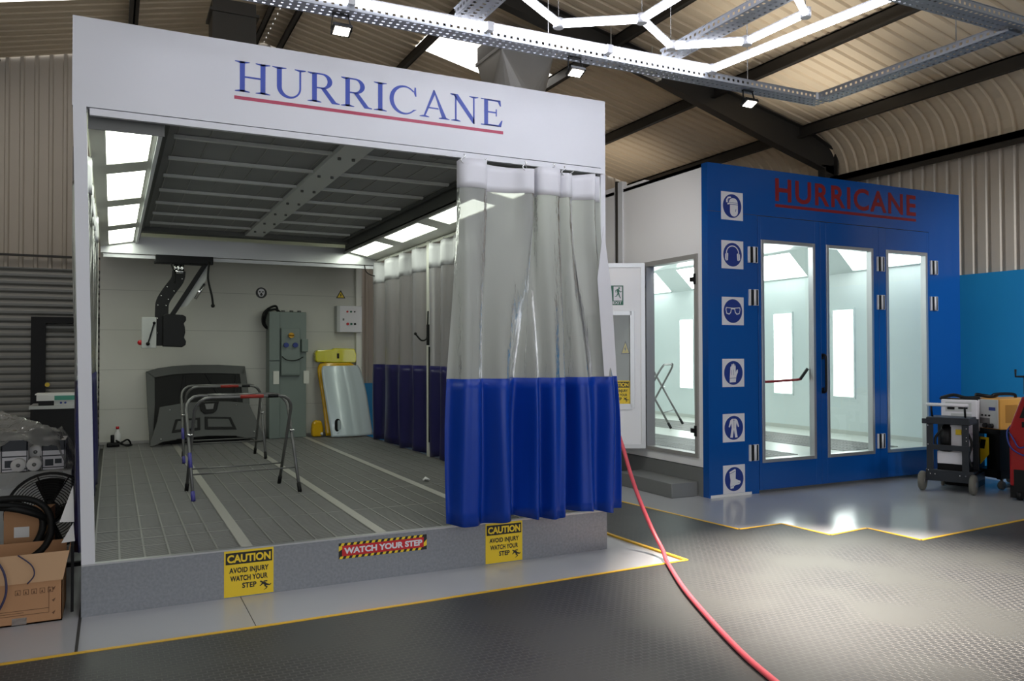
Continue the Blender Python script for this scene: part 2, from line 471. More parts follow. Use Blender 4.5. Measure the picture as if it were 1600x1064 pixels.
# steel frame: purlins, girt, rafter
def purlin(x, n, ux=1):
    z = roofz(x) - 0.02
    m = MB(); m.box((x - 0.01, YF, z - 0.2), (x + 0.01, YB, z)); m.box((x - 0.07, YF, z - 0.2), (x + 0.01, YB, z - 0.18))
    m.box((x - 0.01, YF, z - 0.02), (x + 0.07, YB, z)); struct('trim_%d' % n, m, 'steel')
for i, x in enumerate((10.4, 8.58, 6.69, 4.65, 2.78, 2.36, 0.42, -1.5, -3.4, -5.2)): purlin(x, i + 3)
mb = MB(); mb.box((XR - 0.12, YF, 4.50), (XR + 0.03, YB, 4.60)); mb.box((XR - 0.12, YF, 4.42), (XR - 0.10, YB, 4.60)); struct('trim_13', mb, 'steel')
def rafter(y, n):
    m = MB()
    for sgn in (1, -1):
        X = lambda x: RX + sgn * (x - RX)
        top = [(RX, roofz(RX) - 0.03), (10.45, roofz(10.45) - 0.03), (XR, 5.05), (XR, 4.65)] if sgn > 0 else [(RX, roofz(RX) - 0.03), (-6.0, roofz(-6.0) - 0.03)]
        bot = [(10.9, 4.72), (9.7, 5.05), (7.49, 5.70), (4.9, 6.36), (RX, 6.70)] if sgn > 0 else [(-6.0, 4.72), (-4.5, 5.05), (-2.35, 5.70), (0.2, 6.36), (RX, 6.70)]
        poly = top + bot
        m.prism([(a, b) for a, b in poly], (0, y - 0.006, 0), (1, 0, 0), (0, 0, 1), (0, 1, 0), 0.012)
        for q in (bot, top):
            for a, b in zip(q[:-1], q[1:]):
                m.bar((a[0], y, a[1]), (b[0], y, b[1]), 0.16, 0.014)
    m.box((XR - 0.3, y - 0.08, 0), (XR - 0.285, y + 0.08, 4.75)); m.box((XR - 0.02, y - 0.08, 0), (XR - 0.002, y + 0.08, 5.0)); m.box((XR - 0.3, y - 0.006, 0), (XR, y + 0.006, 4.8))
    struct('trim_%d' % n, m, 'steel')
rafter(4.2, 14); rafter(-1.6, 15); rafter(-7.4, 16)

# ---------------------------------------------------------------- rubber floor mat with yellow edging
edge1 = [(-7, -0.74), (-0.06, -0.69), (0.923, -0.70), (1.912, -0.69), (4.14, -0.62), (4.11, 0.32), (4.11, 3.4)]
edge2 = [(5.10, 3.4), (5.087, 1.679), (5.255, 0.033), (5.776, 0.042), (5.805, -0.508), (6.324, -0.456), (6.336, -0.997), (7.951, -0.882), (12.5, -0.6)]
mb = MB(); mb.prism(edge1 + edge2 + [(12.5, -11.9), (-7, -11.9)], (0, 0, 0.0015), (1, 0, 0), (0, 1, 0), (0, 0, 1), 0.010)
mat_o = obj('rubber_floor_mat', mb, 'rubber'); tag(mat_o, 'black studded rubber matting covering the workshop floor, yellow edged', 'floor mat')
def edging(pts, w=0.032):
    m = MB()
    for a, b in zip(pts[:-1], pts[1:]):
        m.bar((a[0], a[1], 0.008), (b[0], b[1], 0.008), w, 0.013)
    return m
o = obj('yellow_edging', edging(edge1), 'yellow', mat_o); o['label'] = 'yellow edge strip along the white booth'
o = obj('yellow_edging', edging(edge2), 'yellow', mat_o); o['label'] = 'stepped yellow edge strip by the blue booth'

# ================================================================ WHITE SPRAY PREPARATION BAY
PW, HB, PD = 3.813, 0.316, 7.40
P = thing('preparation_bay', 'white open fronted spray preparation bay with raised grating floor and wide header sign', 'spray bay', (0, 0, 0))
mb = MB(); mb.box((0, 0, 0), (PW, 0.012, HB - 0.006)); mb.box((0, 0.012, 0), (0.012, PD, HB - 0.006)); mb.box((PW - 0.012, 0.012, 0), (PW, PD, HB - 0.006))
obj('plinth', mb, 'galv', P)
mb = MB(); mb.box((0, -0.004, HB - 0.006), (PW, 0.045, HB + 0.004)); obj('plinth_edge', mb, 'alu', P)
mb = MB(); mb.box((0.012, 0.05, 0.2), (PW - 0.012, PD, 0.262)); obj('pit_filter', mb, 'pit', P)
# gratings: four bays of real bars
strips = [0.03, 0.978, 1.911, 2.865, PW - 0.02]
for i in range(4):
    x0, x1 = strips[i] + 0.035, strips[i + 1] - 0.035
    m = MB(); y = 0.06
    while y < PD - 0.03:
        m.box((x0, y, HB - 0.028), (x1, y + 0.012, HB - 0.002)); y += 0.0265
    n = 6
    for k in range(n + 1):
        x = x0 + (x1 - x0) * k / n
        m.box((x - 0.006, 0.05, HB - 0.024), (x + 0.006, PD - 0.02, HB + 0.002))
    if i == 0:
        for y in (0.37, 0.62, 0.96, 1.5, 2.06, 2.62, 3.3, 4.0, 4.8, 5.6, 6.4): m.box((x0, y, HB - 0.028), (x1, y + 0.022, HB + 0.003))
    else:
        for y in (0.95 * k for k in range(1, 8)): m.box((x0, y, HB - 0.028), (x1, y + 0.02, HB + 0.001))
    obj('floor_grating', m, 'grate', P)
for x in strips[1:4]:
    mb = MB(); mb.box((x - 0.037, 0.04, HB - 0.02), (x + 0.037, PD, HB + 0.005)); obj('floor_strip', mb, 'strip', P)
# header sign
HZ0, HZ1 = 3.14, 3.697
mb = MB(); mb.box((-0.066, 0, HZ0), (PW, 0.06, HZ1)); hd = obj('header_panel', mb, 'white', P)
mb = MB(); mb.box((0.03, 0.0, HZ0 - 0.045), (PW - 0.03, 0.05, HZ0 - 0.006)); mb.box((0.03, -0.012, HZ0 - 0.052), (PW - 0.03, 0.0, HZ0 - 0.012)); obj('header_trim', mb, 'white', P)

# serif lettering, drawn stroke by stroke (cap height 1)
def serif(x, y, w, up):
    """bracketed slab under or over a stem centred at x"""
    h = 0.035 * (1 if up else -1)
    return [(x - w, y), (x + w, y), (x + w, y + h * 0.7), (x + w * 0.35, y + h * 1.7), (x - w * 0.35, y + h * 1.7), (x - w, y + h * 0.7)]
def gl_H():
    return [[(.14, 0), (.27, 0), (.27, 1), (.14, 1)], [(.67, 0), (.80, 0), (.80, 1), (.67, 1)], [(.27, .47), (.67, .47), (.67, .525), (.27, .525)],
            serif(.205, 0, .19, 1), serif(.205, 1, .19, 0), serif(.735, 0, .19, 1), serif(.735, 1, .19, 0)], .94
def gl_I(): return [[(.15, 0), (.28, 0), (.28, 1), (.15, 1)], serif(.215, 0, .19, 1), serif(.215, 1, .19, 0)], .43
def gl_U():
    o = [(.13, .98)] + [(.13, .36)] + arc(.455, .36, .325, 180, 360, 16, .375) + [(.78, .98), (.73, .98)] + list(reversed(arc(.495, .36, .235, 180, 360, 16, .30))) + [(.26, .98)]
    return [o, serif(.195, 1, .19, 0), serif(.755, 1, .15, 0)], .92
def gl_R():
    bowl = [(.27, 1), (.42, 1)] + arc(.42, .735, .27, 90, -90, 14, .265) + [(.27, .47), (.27, .52), (.40, .52)] + arc(.40, .735, .155, -90, 90, 14, .215) + [(.27, .95)]
    leg = [(.36, .50), (.50, .50), (.80, .06), (.90, .035), (.90, 0), (.68, 0)]
    return [[(.13, 0), (.26, 0), (.26, 1), (.13, 1)], [(.25, .95), (.27, .95), (.27, 1), (.25, 1)], [(.25, .47), (.27, .47), (.27, .52), (.25, .52)], bowl, leg, serif(.195, 0, .19, 1), serif(.12, 1, .11, 0)], .90
def gl_C():
    oc = arc(.46, .5, .43, 40, 322, 30, .52); ic = arc(.50, .5, .345, 318, 44, 30, .455)
    body = oc + ic
    return [body, [(.79, 1.0), (.835, 1.0), (.85, .68), (.81, .68), (.775, .79)], [(.76, .13), (.79, .20), (.86, .20), (.80, .16)]], .90
def gl_A():
    return [[(.45, 1.02), (.485, 1.02), (.50, .86), (.19, .03), (.135, .03)], [(.45, 1.02), (.485, 1.02), (.87, .03), (.725, .03)], [(.27, .33), (.62, .33), (.60, .38), (.29, .38)],
            serif(.165, 0, .15, 1), serif(.79, 0, .17, 1)], .95
def gl_N():
    return [[(.16, 0), (.21, 0), (.21, .90), (.16, .96)], [(.08, 1), (.25, 1), (.80, .14), (.80, -.02), (.75, -.02)], [(.75, 0), (.80, 0), (.80, 1), (.75, 1)],
            serif(.185, 0, .15, 1), serif(.775, 1, .15, 0), serif(.10, 1, .09, 0)], .96
def gl_E():
    return [[(.13, 0), (.26, 0), (.26, 1), (.13, 1)], [(.02, .965), (.68, .965), (.68, 1), (.02, 1)], [(.26, .94), (.60, .94), (.60, 1), (.26, 1)], [(.68, 1), (.70, .78), (.665, .78), (.58, .96)],
            [(.26, .49), (.52, .49), (.52, .545), (.26, .545)], [(.52, .38), (.555, .38), (.555, .65), (.52, .65)],
            [(.02, 0), (.70, 0), (.70, .035), (.02, .035)], [(.26, 0), (.62, 0), (.62, .06), (.26, .06)], [(.70, 0), (.75, .25), (.715, .25), (.60, .04)]], .78
GL = dict(H=gl_H, U=gl_U, R=gl_R, I=gl_I, C=gl_C, A=gl_A, N=gl_N, E=gl_E)
mb = MB(); cx = 0.0; word = 'HURRICANE'; polys = []
for ch in word:
    ps, wd = GL[ch]()
    polys += [[(x + cx, y) for x, y in p] for p in ps]; cx += wd + 0.03
sx = (2.873 - 0.882) / (cx - 0.04); TH = 0.205
for p in polys:
    mb.prism([(x * sx, y * TH) for x, y in p], (0.882, -0.0005, 3.364), (1, 0, 0), (0, 0, 1), (0, -1, 0), 0.0015)
obj('lettering', mb, 'textb', hd)
mb = MB(); mb.box((0.882, -0.002, 3.310), (2.873, 0, 3.333)); obj('underline', mb, 'liner', hd)

# posts and frame
mb = MB(); mb.prism([(-0.062, HZ0), (0.012, HZ0), (0.075, HB + 0.004), (0.0, HB + 0.004)], (0, 0.0, 0), (1, 0, 0), (0, 0, 1), (0, 1, 0), 0.075); obj('corner_post', mb, 'white', P)
mb = MB(); mb.box((PW - 0.045, 0.0, HB + 0.004), (PW, 0.075, HZ0)); obj('corner_post', mb, 'white', P)
for x in (-0.055, PW - 0.08):
    for y in (3.94, 7.3):
        if y > 7 and x < 1: continue
        mb = MB(); mb.box((x, y, HB if x > 0 else 0), (x + 0.08, y + 0.08, 3.12)); obj('side_post', mb, 'cream', P)
mb = MB(); mb.box((0, PD, HB - 0.05), (3.86, PD + 0.06, 3.66))
bw = obj('back_panel', mb, 'inner', P)
mb = MB()
for z in (2.55, 1.97, 1.39, 0.82): mb.box((0, PD - 0.003, z), (3.86, PD, z + 0.008))
obj('panel_joint', mb, 'seam', bw)
mb = MB(); mb.box((0, PD - 0.03, HB), (3.86, PD, HB + 0.04)); obj('skirting', mb, 'alud', P)
# roof box above
mb = MB(); mb.box((0, 0.06, 3.60), (PW, PD, 3.66)); mb.box((0, 0.06, 3.12), (0.02, PD, 3.60)); mb.box((PW - 0.02, 0.06, 3.12), (PW, PD, 3.60)); mb.box((0.02, 6.32, 3.16), (PW - 0.02, PD, 3.19))
obj('roof_box', mb, 'cream', P)
# ceiling filters
FZ, FX0, FX1, FY0, FY1 = 3.30, 0.48, 3.26, 0.08, 6.2
mb = MB(); mb.box((FX0, FY0, FZ), (FX1, FY1, FZ + 0.03)); flt = obj('ceiling_filter', mb, 'filt', P)
mb = MB()
for x in [FX0 + 0.12 + 0.232 * k for k in range(12)]: mb.box((x, FY0, FZ - 0.006), (x + 0.007, FY1, FZ))
obj('filter_seam', mb, 'alud', flt)
for y in [0.30 + 0.74 * k for k in range(8)]:
    mb = MB(); mb.box((FX0 + 0.10, y, FZ - 0.03), (FX1 - 0.12, y + 0.045, FZ - 0.004)); obj('filter_bar', mb, 'bar', P)
mb = MB(); mb.box((1.80, FY0, FZ - 0.045), (2.04, FY1, FZ - 0.005)); cb = obj('centre_beam', mb, 'bar', P)
mb = MB()
for y in [0.30 + 0.74 * k for k in range(8)]:
    for x in (1.86, 1.98):
        mb = MB(); mb.cyl((x, y + 0.02, FZ - 0.045), (x, y + 0.02, FZ - 0.065), 0.015, 8); obj('bolt', mb, 'darkch', cb)
mb = MB()
mb.box((FX1 - 0.09, FY0, FZ - 0.03), (FX1 - 0.05, FY1, FZ - 0.004)); mb.box((FX1, FY0, 3.12), (FX1 + 0.02, FY1, FZ)); mb.box((FX0 - 0.02, FY0, 3.14), (FX0, FY1, FZ)); mb.box((FX0, FY0, FZ - 0.03), (FX0 + 0.05, FY1, FZ - 0.003)); mb.box((FX0, 6.0, FZ - 0.06), (FX1, FY1, FZ - 0.003))
obj('filter_frame', mb, 'darkch', P)
mb = MB(); mb.box((0.435, FY0, 3.09), (0.462, 6.2, 3.15)); obj('light_rail', mb, 'white', P)
mb = MB(); mb.box((3.235, FY0, 3.10), (3.27, 6.2, 3.13)); obj('light_rail', mb, 'alud', P)
# light boxes each side: housing and four lit windows
WY = [(0.14, 1.22), (1.58, 2.82), (3.18, 4.46), (4.84, 6.10)]
def light_side(xa, za, xb, zb, wa, wb):
    """sloped housing from (xa,za) outer to (xb,zb) inner; windows between fractions wa..wb of the slope"""
    def pt(f, y, up=0.0): return (xa + (xb - xa) * f, y, za + (zb - za) * f + up)
    m = MB(); ys = [0.07] + [v for w in WY for v in w] + [6.22]
    for k in range(len(ys) - 1):
        y0, y1 = ys[k], ys[k + 1]
        segs = [(0, 1)] if k % 2 == 0 else [(0, wa), (wb, 1)]
        for f0, f1 in segs:
            m.add([pt(f0, y0), pt(f1, y0), pt(f1, y1), pt(f0, y1), pt(f0, y0, .03), pt(f1, y0, .03), pt(f1, y1, .03), pt(f0, y1, .03)],
                  [(3, 2, 1, 0), (4, 5, 6, 7), (0, 1, 5, 4), (1, 2, 6, 5), (2, 3, 7, 6), (3, 0, 4, 7)])
    obj('light_housing', m, 'cream', P)
    for y0, y1 in WY:
        m = MB()
        m.add([pt(wa, y0, .012), pt(wb, y0, .012), pt(wb, y1, .012), pt(wa, y1, .012)], [(0, 1, 2, 3)])
        obj('light_panel', m, 'diff', P)
light_side(0.02, 3.03, 0.46, 3.12, 0.22, 0.86)
light_side(PW - 0.03, 3.03, 3.26, 3.13, 0.42, 0.95)
for xa, xb in ((0.02, 0.46), (3.26, PW - 0.03)):
    mb = MB(); mb.box((xa, 0.061, 3.02), (xb, 0.069, 3.6)); obj('front_bulkhead', mb, 'darkch', P)
# curtain rails
for x, y0 in ((PW - 0.06, 0.1), (-0.03, 0.1)):
    mb = MB(); mb.box((x - 0.018, y0, 3.00), (x + 0.018, 6.9, 3.03)); obj('curtain_rail', mb, 'cream', P)
mb = MB(); mb.box((2.3, 0.055, 3.085), (PW - 0.02, 0.085, 3.13)); obj('curtain_rail', mb, 'darkch', P)
# beam across the back with the arm's travel rail
mb = MB(); mb.box((0.02, 6.20, 2.985), (PW - 0.01, 6.30, 3.19)); mb.box((0.02, 6.195, 2.955), (PW - 0.01, 6.30, 2.985)); bm_ = obj('cross_beam', mb, 'alu', P)
mb = MB(); mb.box((0.05, 6.22, 2.90), (PW - 0.02, 6.28, 2.945)); obj('travel_rail', mb, 'white', bm_)
mb = MB(); mb.tube(cr([(3.55, 6.19, 2.95), (3.58, 6.17, 2.84), (3.70, 6.16, 2.79), (3.80, 6.17, 2.85), (3.78, 6.19, 2.93)]), 0.008, 6); obj('loop_cable', mb, 'cable', bm_)
# cable box on the right side post
mb = MB(); mb.tube(cr([(3.72, 3.93, 2.15), (3.70, 3.90, 1.90), (3.68, 3.88, 1.80), (3.60, 3.85, 1.78), (3.52, 3.84, 1.86)]), 0.010, 6); mb.box((3.70, 3.905, 1.72), (3.73, 3.935, 1.98)); mb.tube([(3.735, 3.925, 1.7), (3.735, 3.925, 0.5)], 0.012, 6)
mb.sphere((3.52, 3.84, 1.86), 0.02, 8); obj('hanging_cable', mb, 'cable', P)

# ---------------------------------------------------------------- PVC curtains
def curtain(root, A, B, z0, z1, zb, zw, folds, amp, seed, colours=('whitep', 'clear', 'bluep'), plan=None):
    """A, B: plan points of the ends. z0 bottom, z1 top, zb top of coloured part, zw bottom of white band"""
    rnd = random.Random(seed)
    A = Vector((A[0], A[1])); B = Vector((B[0], B[1])); d = (B - A); L = d.length; d.normalize(); nrm = Vector((d.y, -d.x))
    if plan is None:
        top, bot = [], []; s = 0.0; side = 1
        n = folds * 2; ws = [rnd.uniform(0.55, 1.5) for _ in range(n)]; tot = sum(ws)
        for k in range(n):
            w = ws[k] / tot; a = amp * rnd.uniform(0.6, 1.2) * side; a2 = amp * rnd.uniform(0.5, 1.3) * side
            for f, g in ((0.12, 0.55), (0.5, 1.0), (0.88, 0.7)):
                top.append(((s + f * w) * L, a * g)); bot.append(((s + (f * 0.8 + 0.1) * w) * L + rnd.uniform(-.02, .02), a2 * g * 0.9))
            s += w; side = -side
        top = [(0, 0)] + top + [(L, 0)]; bot = [(0, 0)] + bot + [(L, 0)]
    else:
        top = [((Vector(p) - A).dot(d), (Vector(p) - A).dot(nrm)) for p in plan[0]]; bot = [((Vector(p) - A).dot(d), (Vector(p) - A).dot(nrm)) for p in plan[1]]
    T_ = cr([(*p, 0) for p in top], 6); B_ = cr([(*p, 0) for p in bot], 6)
    def prof(h):   # h 0 bottom .. 1 top
        k = min(1, max(0, (h - 0.25) / 0.68)); k = k * k * (3 - 2 * k); row = []
        for i, (p, q) in enumerate(zip(T_, B_)):
            x = q.x + (p.x - q.x) * k; y = q.y + (p.y - q.y) * k
            x += 0.010 * math.sin(i * 0.13 + 6 * h + seed) * (1 - h); y += 0.012 * math.sin(i * 0.09 + 8 * h + seed) * (1 - h)
            row.append(A + d * x + nrm * y)
        return row
    def band(za, zb_, n, push=0.0, wav=0.0):
        m = MB(); rows = []
        for j in range(n + 1):
            z = za + (zb_ - za) * j / n; h = (z - z0) / (z1 - z0)
            rows.append([(p.x + nrm.x * push, p.y + nrm.y * push, z + (wav * math.sin(i * 0.085 + seed) if j == (0 if wav > 0 else n) else 0)) for i, p in enumerate(prof(h))])
        m.grid(rows, True); return m
    obj('header_band', band(zw, z1, 4, 0.003, -0.014), colours[0], root, solid=0.004)
    cl = obj('clear_sheet', band(zb - 0.02, zw + 0.02, 16), colours[1], root)
    lo = obj('lower_sheet', band(z0, zb, 12, 0.003, 0.018), colours[2], root, solid=0.003)
    lo['label'] = 'blue lower sheet'; cl['label'] = 'clear upper sheet'
    tp = prof(1.0); nh = folds; N = len(tp) - 1
    for q in range(nh):
        p = tp[int((q + 0.4) * N / nh)]; m = MB()
        m.tube(cr([(p.x, p.y, z1 - 0.03), (p.x - d.x * 0.02, p.y - d.y * 0.02, z1 + 0.0), (p.x + d.x * 0.012, p.y + d.y * 0.012, z1 + 0.025), (p.x, p.y, z1 + 0.045)], 4), 0.005, 6)
        obj('curtain_hook', m, 'chrome', root)
c1 = thing('curtain', 'clear and blue PVC curtain bunched at the front right of the white bay', 'curtain', (3.1, -0.04, HB), group=None)
tp = [(2.475, -.02), (2.485, -.07), (2.53, -.10), (2.62, -.105), (2.69, -.085), (2.705, -.03), (2.74, -.005), (2.84, -.01), (2.94, -.035), (3.02, -.085), (3.085, -.10), (3.105, -.05), (3.075, .02), (3.10, .045), (3.135, .0), (3.15, -.07), (3.21, -.10),
      (3.31, -.095), (3.345, -.06), (3.35, -.02), (3.375, -.06), (3.41, -.085), (3.455, -.06), (3.465, -.01), (3.49, .0), (3.57, -.035), (3.65, -.085), (3.672, -.04), (3.66, .01), (3.70, .02), (3.75, -.01)]
bt = []; rn = random.Random(2); nb = len(tp)
for i in range(nb):
    s = i / (nb - 1); x = 2.378 + (3.90 - 2.378) * (0.8 * s + 0.2 * (tp[i][0] - 2.475) / 1.275)
    bt.append((x, -.12 + .075 * math.sin(2 * math.pi * 6.2 * s + 1.1 + .5 * math.sin(2 * math.pi * 6.2 * s)) + .045 * math.sin(2 * math.pi * 3.3 * s + .4) + .02 * math.sin(2 * math.pi * 11 * s)))
curtain(c1, (2.475, -0.0), (3.75, -0.0), 0.35, 3.055, 1.42, 2.85, 8, 0.05, 3, plan=(tp, bt))
mb = MB(); mb.prism([(3.672, 2.62), (3.612, 2.20), (3.672, 1.425), (3.79, 1.425), (3.745, 2.1)], (0, -0.185, 0), (1, 0, 0), (0, 0, 1), (0, -1, 0), 0.004); obj('edge_band', mb, 'whitep', c1)
c2 = thing('curtain', 'dirty clear and navy PVC curtain along the right rear side of the bay', 'curtain', (3.75, 5.0, HB))
curtain(c2, (3.755, 6.35), (3.755, 4.06), 0.335, 2.99, 1.46, 2.68, 4, 0.055, 11, colours=('whitep', 'smoke', 'navyp'))
c3 = thing('curtain', 'clear PVC curtain piece right of the side post, behind the front curtain', 'curtain', (3.75, 3.0, HB))
curtain(c3, (3.755, 3.90), (3.755, 2.5), 0.335, 2.99, 1.46, 2.68, 4, 0.05, 5, colours=('whitep', 'smoke', 'navyp'))
c4 = thing('curtain', 'clear and blue PVC curtain seen edge on along the left side of the bay', 'curtain', (0.0, 1.8, HB))
curtain(c4, (-0.035, 0.22), (-0.03, 3.8), 0.33, 2.98, 1.44, 2.74, 8, 0.05, 21, colours=('whitep', 'clear', 'navyp'))

# ---------------------------------------------------------------- signs on the bay
def caution(x, z0, z1, w, y, label, u=(1, 0, 0), n=(0, -1, 0), o=None):
    """yellow CAUTION sticker, origin at its lower left corner"""
    u = Vector(u); n = Vector(n); v = Vector((0, 0, 1)); h = z1 - z0
    o = Vector(o) if o is not None else Vector((x, y, z0))
    T = thing('caution_sign', label, 'sign', o)
    m = MB(); m.prism([(0, 0), (w, 0), (w, h), (0, h)], o, u, v, n, 0.002); obj('sign_plate', m, 'signy', T)
    m = MB(); m.prism([(.03 * w, .70 * h), (.97 * w, .70 * h), (.97 * w, .95 * h), (.03 * w, .95 * h)], o, u, v, n, 0.003); obj('black_panel', m, 'signk', T)
    m = text_mb('CAUTION', o + u * (.06 * w) + v * (.735 * h), u, v, n, .88 * w, .175 * h, 0.04, 0.0045); obj('lettering', m, 'signy', T)
    m = text_mb('AVOID INJURY', o + u * (.10 * w) + v * (.475 * h), u, v, n, .80 * w, .15 * h, 0.038, 0.003, 1.05)
    for s, a, b, ww in (('WATCH YOUR', .12, .33, .76), ('STEP', .36, .165, .29)):
        q = text_mb(s, o + u * (a * w) + v * (b * h), u, v, n, ww * w, .12 * h, 0.038, 0.003, 1.05); m.add(q.v, q.f)
    # stumbling figure
    def P_(pts): m.prism([(a * w, b * h) for a, b in pts], o, u, v, n, 0.003)
    P_(circ(.74, .265, .018, 12)); P_([(.755, .27), (.84, .235), (.87, .19), (.83, .16), (.79, .20), (.75, .235)]); P_([(.76, .24), (.78, .20), (.73, .165), (.71, .175), (.745, .20)])
    P_([(.79, .27), (.86, .28), (.88, .255), (.86, .25), (.80, .25)]); P_([(.86, .21), (.92, .185), (.94, .205), (.955, .195), (.925, .16), (.85, .17)]); P_([(.83, .18), (.88, .13), (.85, .09), (.80, .075), (.80, .085), (.835, .10), (.85, .125), (.80, .16)])
    obj('printing', m, 'signk', T); return T
caution(0.828, 0.006, 0.310, 0.316, -0.0005, 'yellow CAUTION sticker low on the left of the grey plinth')
caution(2.715, -0.002 + 0.006, 0.309, 0.314, -0.0005, 'yellow CAUTION sticker on the plinth below the front curtain')
T = thing('warning_strip', 'red WATCH YOUR STEP strip with striped border on the plinth', 'sign', (1.588, 0, 0.171))
mb = MB(); mb.box((1.588, -0.0015, 0.171), (2.24, 0, 0.281)); obj('sign_plate', mb, 'signk', T)
mb = MB(); mb.box((1.612, -0.0025, 0.190), (2.216, 0, 0.262)); obj('red_panel', mb, 'signr', T)
mb = MB(); x = 1.588
while x < 2.20:
    for z in (0.171, 0.262): mb.prism([(x + (0.003 if z < .2 else .012), z + 0.001), (x + 0.022 + (0.003 if z < .2 else .012), z + 0.001), (x + 0.031 + (0.003 if z < .2 else .012), z + 0.018), (x + 0.009 + (0.003 if z < .2 else .012), z + 0.018)], (0, -0.0015, 0), (1, 0, 0), (0, 0, 1), (0, -1, 0), 0.001)
    x += 0.0445
mb.prism([(1.588, .225), (1.588, .262), (1.612, .262), (1.612, .24)], (0, -0.0015, 0), (1, 0, 0), (0, 0, 1), (0, -1, 0), 0.001)
mb.prism([(2.216, .195), (2.216, .22), (2.24, .245), (2.24, .2)], (0, -0.0015, 0), (1, 0, 0), (0, 0, 1), (0, -1, 0), 0.001)
obj('yellow_stripes', mb, 'signy', T)
obj('lettering', text_mb('WATCH YOUR STEP', (1.625, 0, 0.204), (1, 0, 0), (0, 0, 1), (0, -1, 0), 0.58, 0.044, 0.045, 0.0035), 'signw', T)
# ================================================================ OVERHEAD: cable trays, LED hexagons, floodlights, ducts
TZ = 3.80
T = thing('cable_tray', 'perforated galvanised cable tray frame hanging in front of the white header', 'cable tray', (3.5, -0.6, TZ))
def perforated(p, du, dv, L, Wd, period, rows, m):
    """flat strip with slots: solid where either direction is between holes"""
    p, du, dv = Vector(p), Vector(du), Vector(dv); n = max(1, int(L / period)); per = L / n
    us = [k * per + f * per for k in range(n) for f in (0, 0.6)] + [L]; vs = [0.0]
    for r in range(rows):
        c = (r + 0.5) * Wd / rows; hh = 0.18 * Wd / rows; vs += [c - hh, c + hh]
    vs.append(Wd); base = len(m.v)
    for a in us:
        for b in vs: m.v.append(tuple(p + du * a + dv * b))
    nv = len(vs)
    for i in range(len(us) - 1):
        for j in range(nv - 1):
            if i % 2 == 1 and j % 2 == 1: continue
            k = base + i * nv + j; m.f.append((k, k + 1, k + nv + 1, k + nv)); m.sm.append(False)
def tray(p, d, L, w=0.15, h=0.055):
    m = MB(); p = Vector(p); d = Vector(d); s = Vector((-d.y, d.x, 0)); up = Vector((0, 0, 1))
    perforated(p - s * w / 2, d, s, L, w, 0.05, 3, m)
    for k in (-1, 1):
        perforated(p + s * (k * w / 2), d, up, L, h, 0.05, 1, m)
        m.bar(p + s * (k * w / 2) + up * h, p + s * (k * w / 2) + up * h + d * L, 0.012, 0.004)
    return m
TYF, TYN = -0.50, -2.23
obj('tray_section', tray((0.2, TYF, TZ), (1, 0, 0), 5.55), 'tray', T)
obj('tray_section', tray((5.70, TYN, TZ), (0, 1, 0), -TYN + TYF - 0.06), 'tray', T)
obj('tray_section', tray((3.2, TYN, TZ + 0.02), (1, 0, 0), 2.62), 'tray', T)
obj('tray_section', tray((2.30, -2.6, TZ + 0.06), (0, 1, 0), 1.95, 0.2), 'tray', T)
obj('tray_section', tray((3.97, -2.6, TZ + 0.06), (0, 1, 0), 1.95, 0.16), 'tray', T)
mb = MB(); mb.box((5.60, TYF - 0.085, TZ + 0.0), (5.69, TYF - 0.078, TZ + 0.06)); obj('corner_joint', mb, 'white', T)
mb = MB()
for x, y in ((1.0, TYF), (3.0, TYF), (4.9, TYF), (5.70, -1.8)):
    mb = MB(); mb.cyl((x, y, TZ + 0.05), (x, y, roofz(x) - 0.2), 0.004, 6); obj('hanging_rod', mb, 'alud', T)

LZ = 3.86
LT = thing('hexagon_light', 'white LED hexagon grid light with border tube hanging under the roof', 'ceiling light', (3.3, -1.2, LZ))
nodes = dict(a=(2.42, -1.165), A=(2.885, -0.85), B=(3.352, -1.166), D=(3.82, -0.872), E=(4.26, -1.185), F=(4.275, -1.72), G=(3.82, -2.02), H=(3.36, -1.72), I=(2.885, -2.03), J=(2.42, -1.73),
             P=(4.415, -0.625), Q=(4.60, -2.35), R=(0.55, -0.56), S=(0.45, -2.35))
segs = ['aA', 'AB', 'BD', 'DE', 'EF', 'FG', 'GH', 'HB', 'HI', 'IJ', 'Ja', 'RP', 'PQ', 'QS', 'SR']
for sg in segs:
    a = Vector((*nodes[sg[0]], LZ)); b = Vector((*nodes[sg[1]], LZ)); d = (b - a).normalized()
    m = MB(); m.bar(a + d * 0.03 + Vector((0, 0, .026)), b - d * 0.03 + Vector((0, 0, .026)), 0.022, 0.012); hs = obj('tube_housing', m, 'white', LT)
    m = MB(); m.tube([a + d * 0.03 - Vector((0, 0, .004)), b - d * 0.03 - Vector((0, 0, .004))], 0.022, 10); obj('light_tube', m, 'led', LT)
for k, (x, y) in nodes.items():
    mb = MB(); mb.cyl((x, y, LZ - 0.03), (x, y, LZ + 0.034), 0.036, 10); obj('connector', mb, 'white', LT)
for t in (0.25, 0.5, 0.75):
    x = 0.55 + (4.415 - 0.55) * t; y = -0.56 - 0.065 * t; mb = MB(); mb.bar((x - 0.025, y, LZ), (x + 0.025, y, LZ), 0.056, 0.06); obj('connector', mb, 'white', LT)
mb = MB()
for k in 'ABDEFG':
    mb = MB(); mb.cyl((*nodes[k], LZ + 0.03), (*nodes[k], roofz(nodes[k][0]) - 0.1), 0.0025, 5); obj('hanging_wire', mb, 'alud', LT)

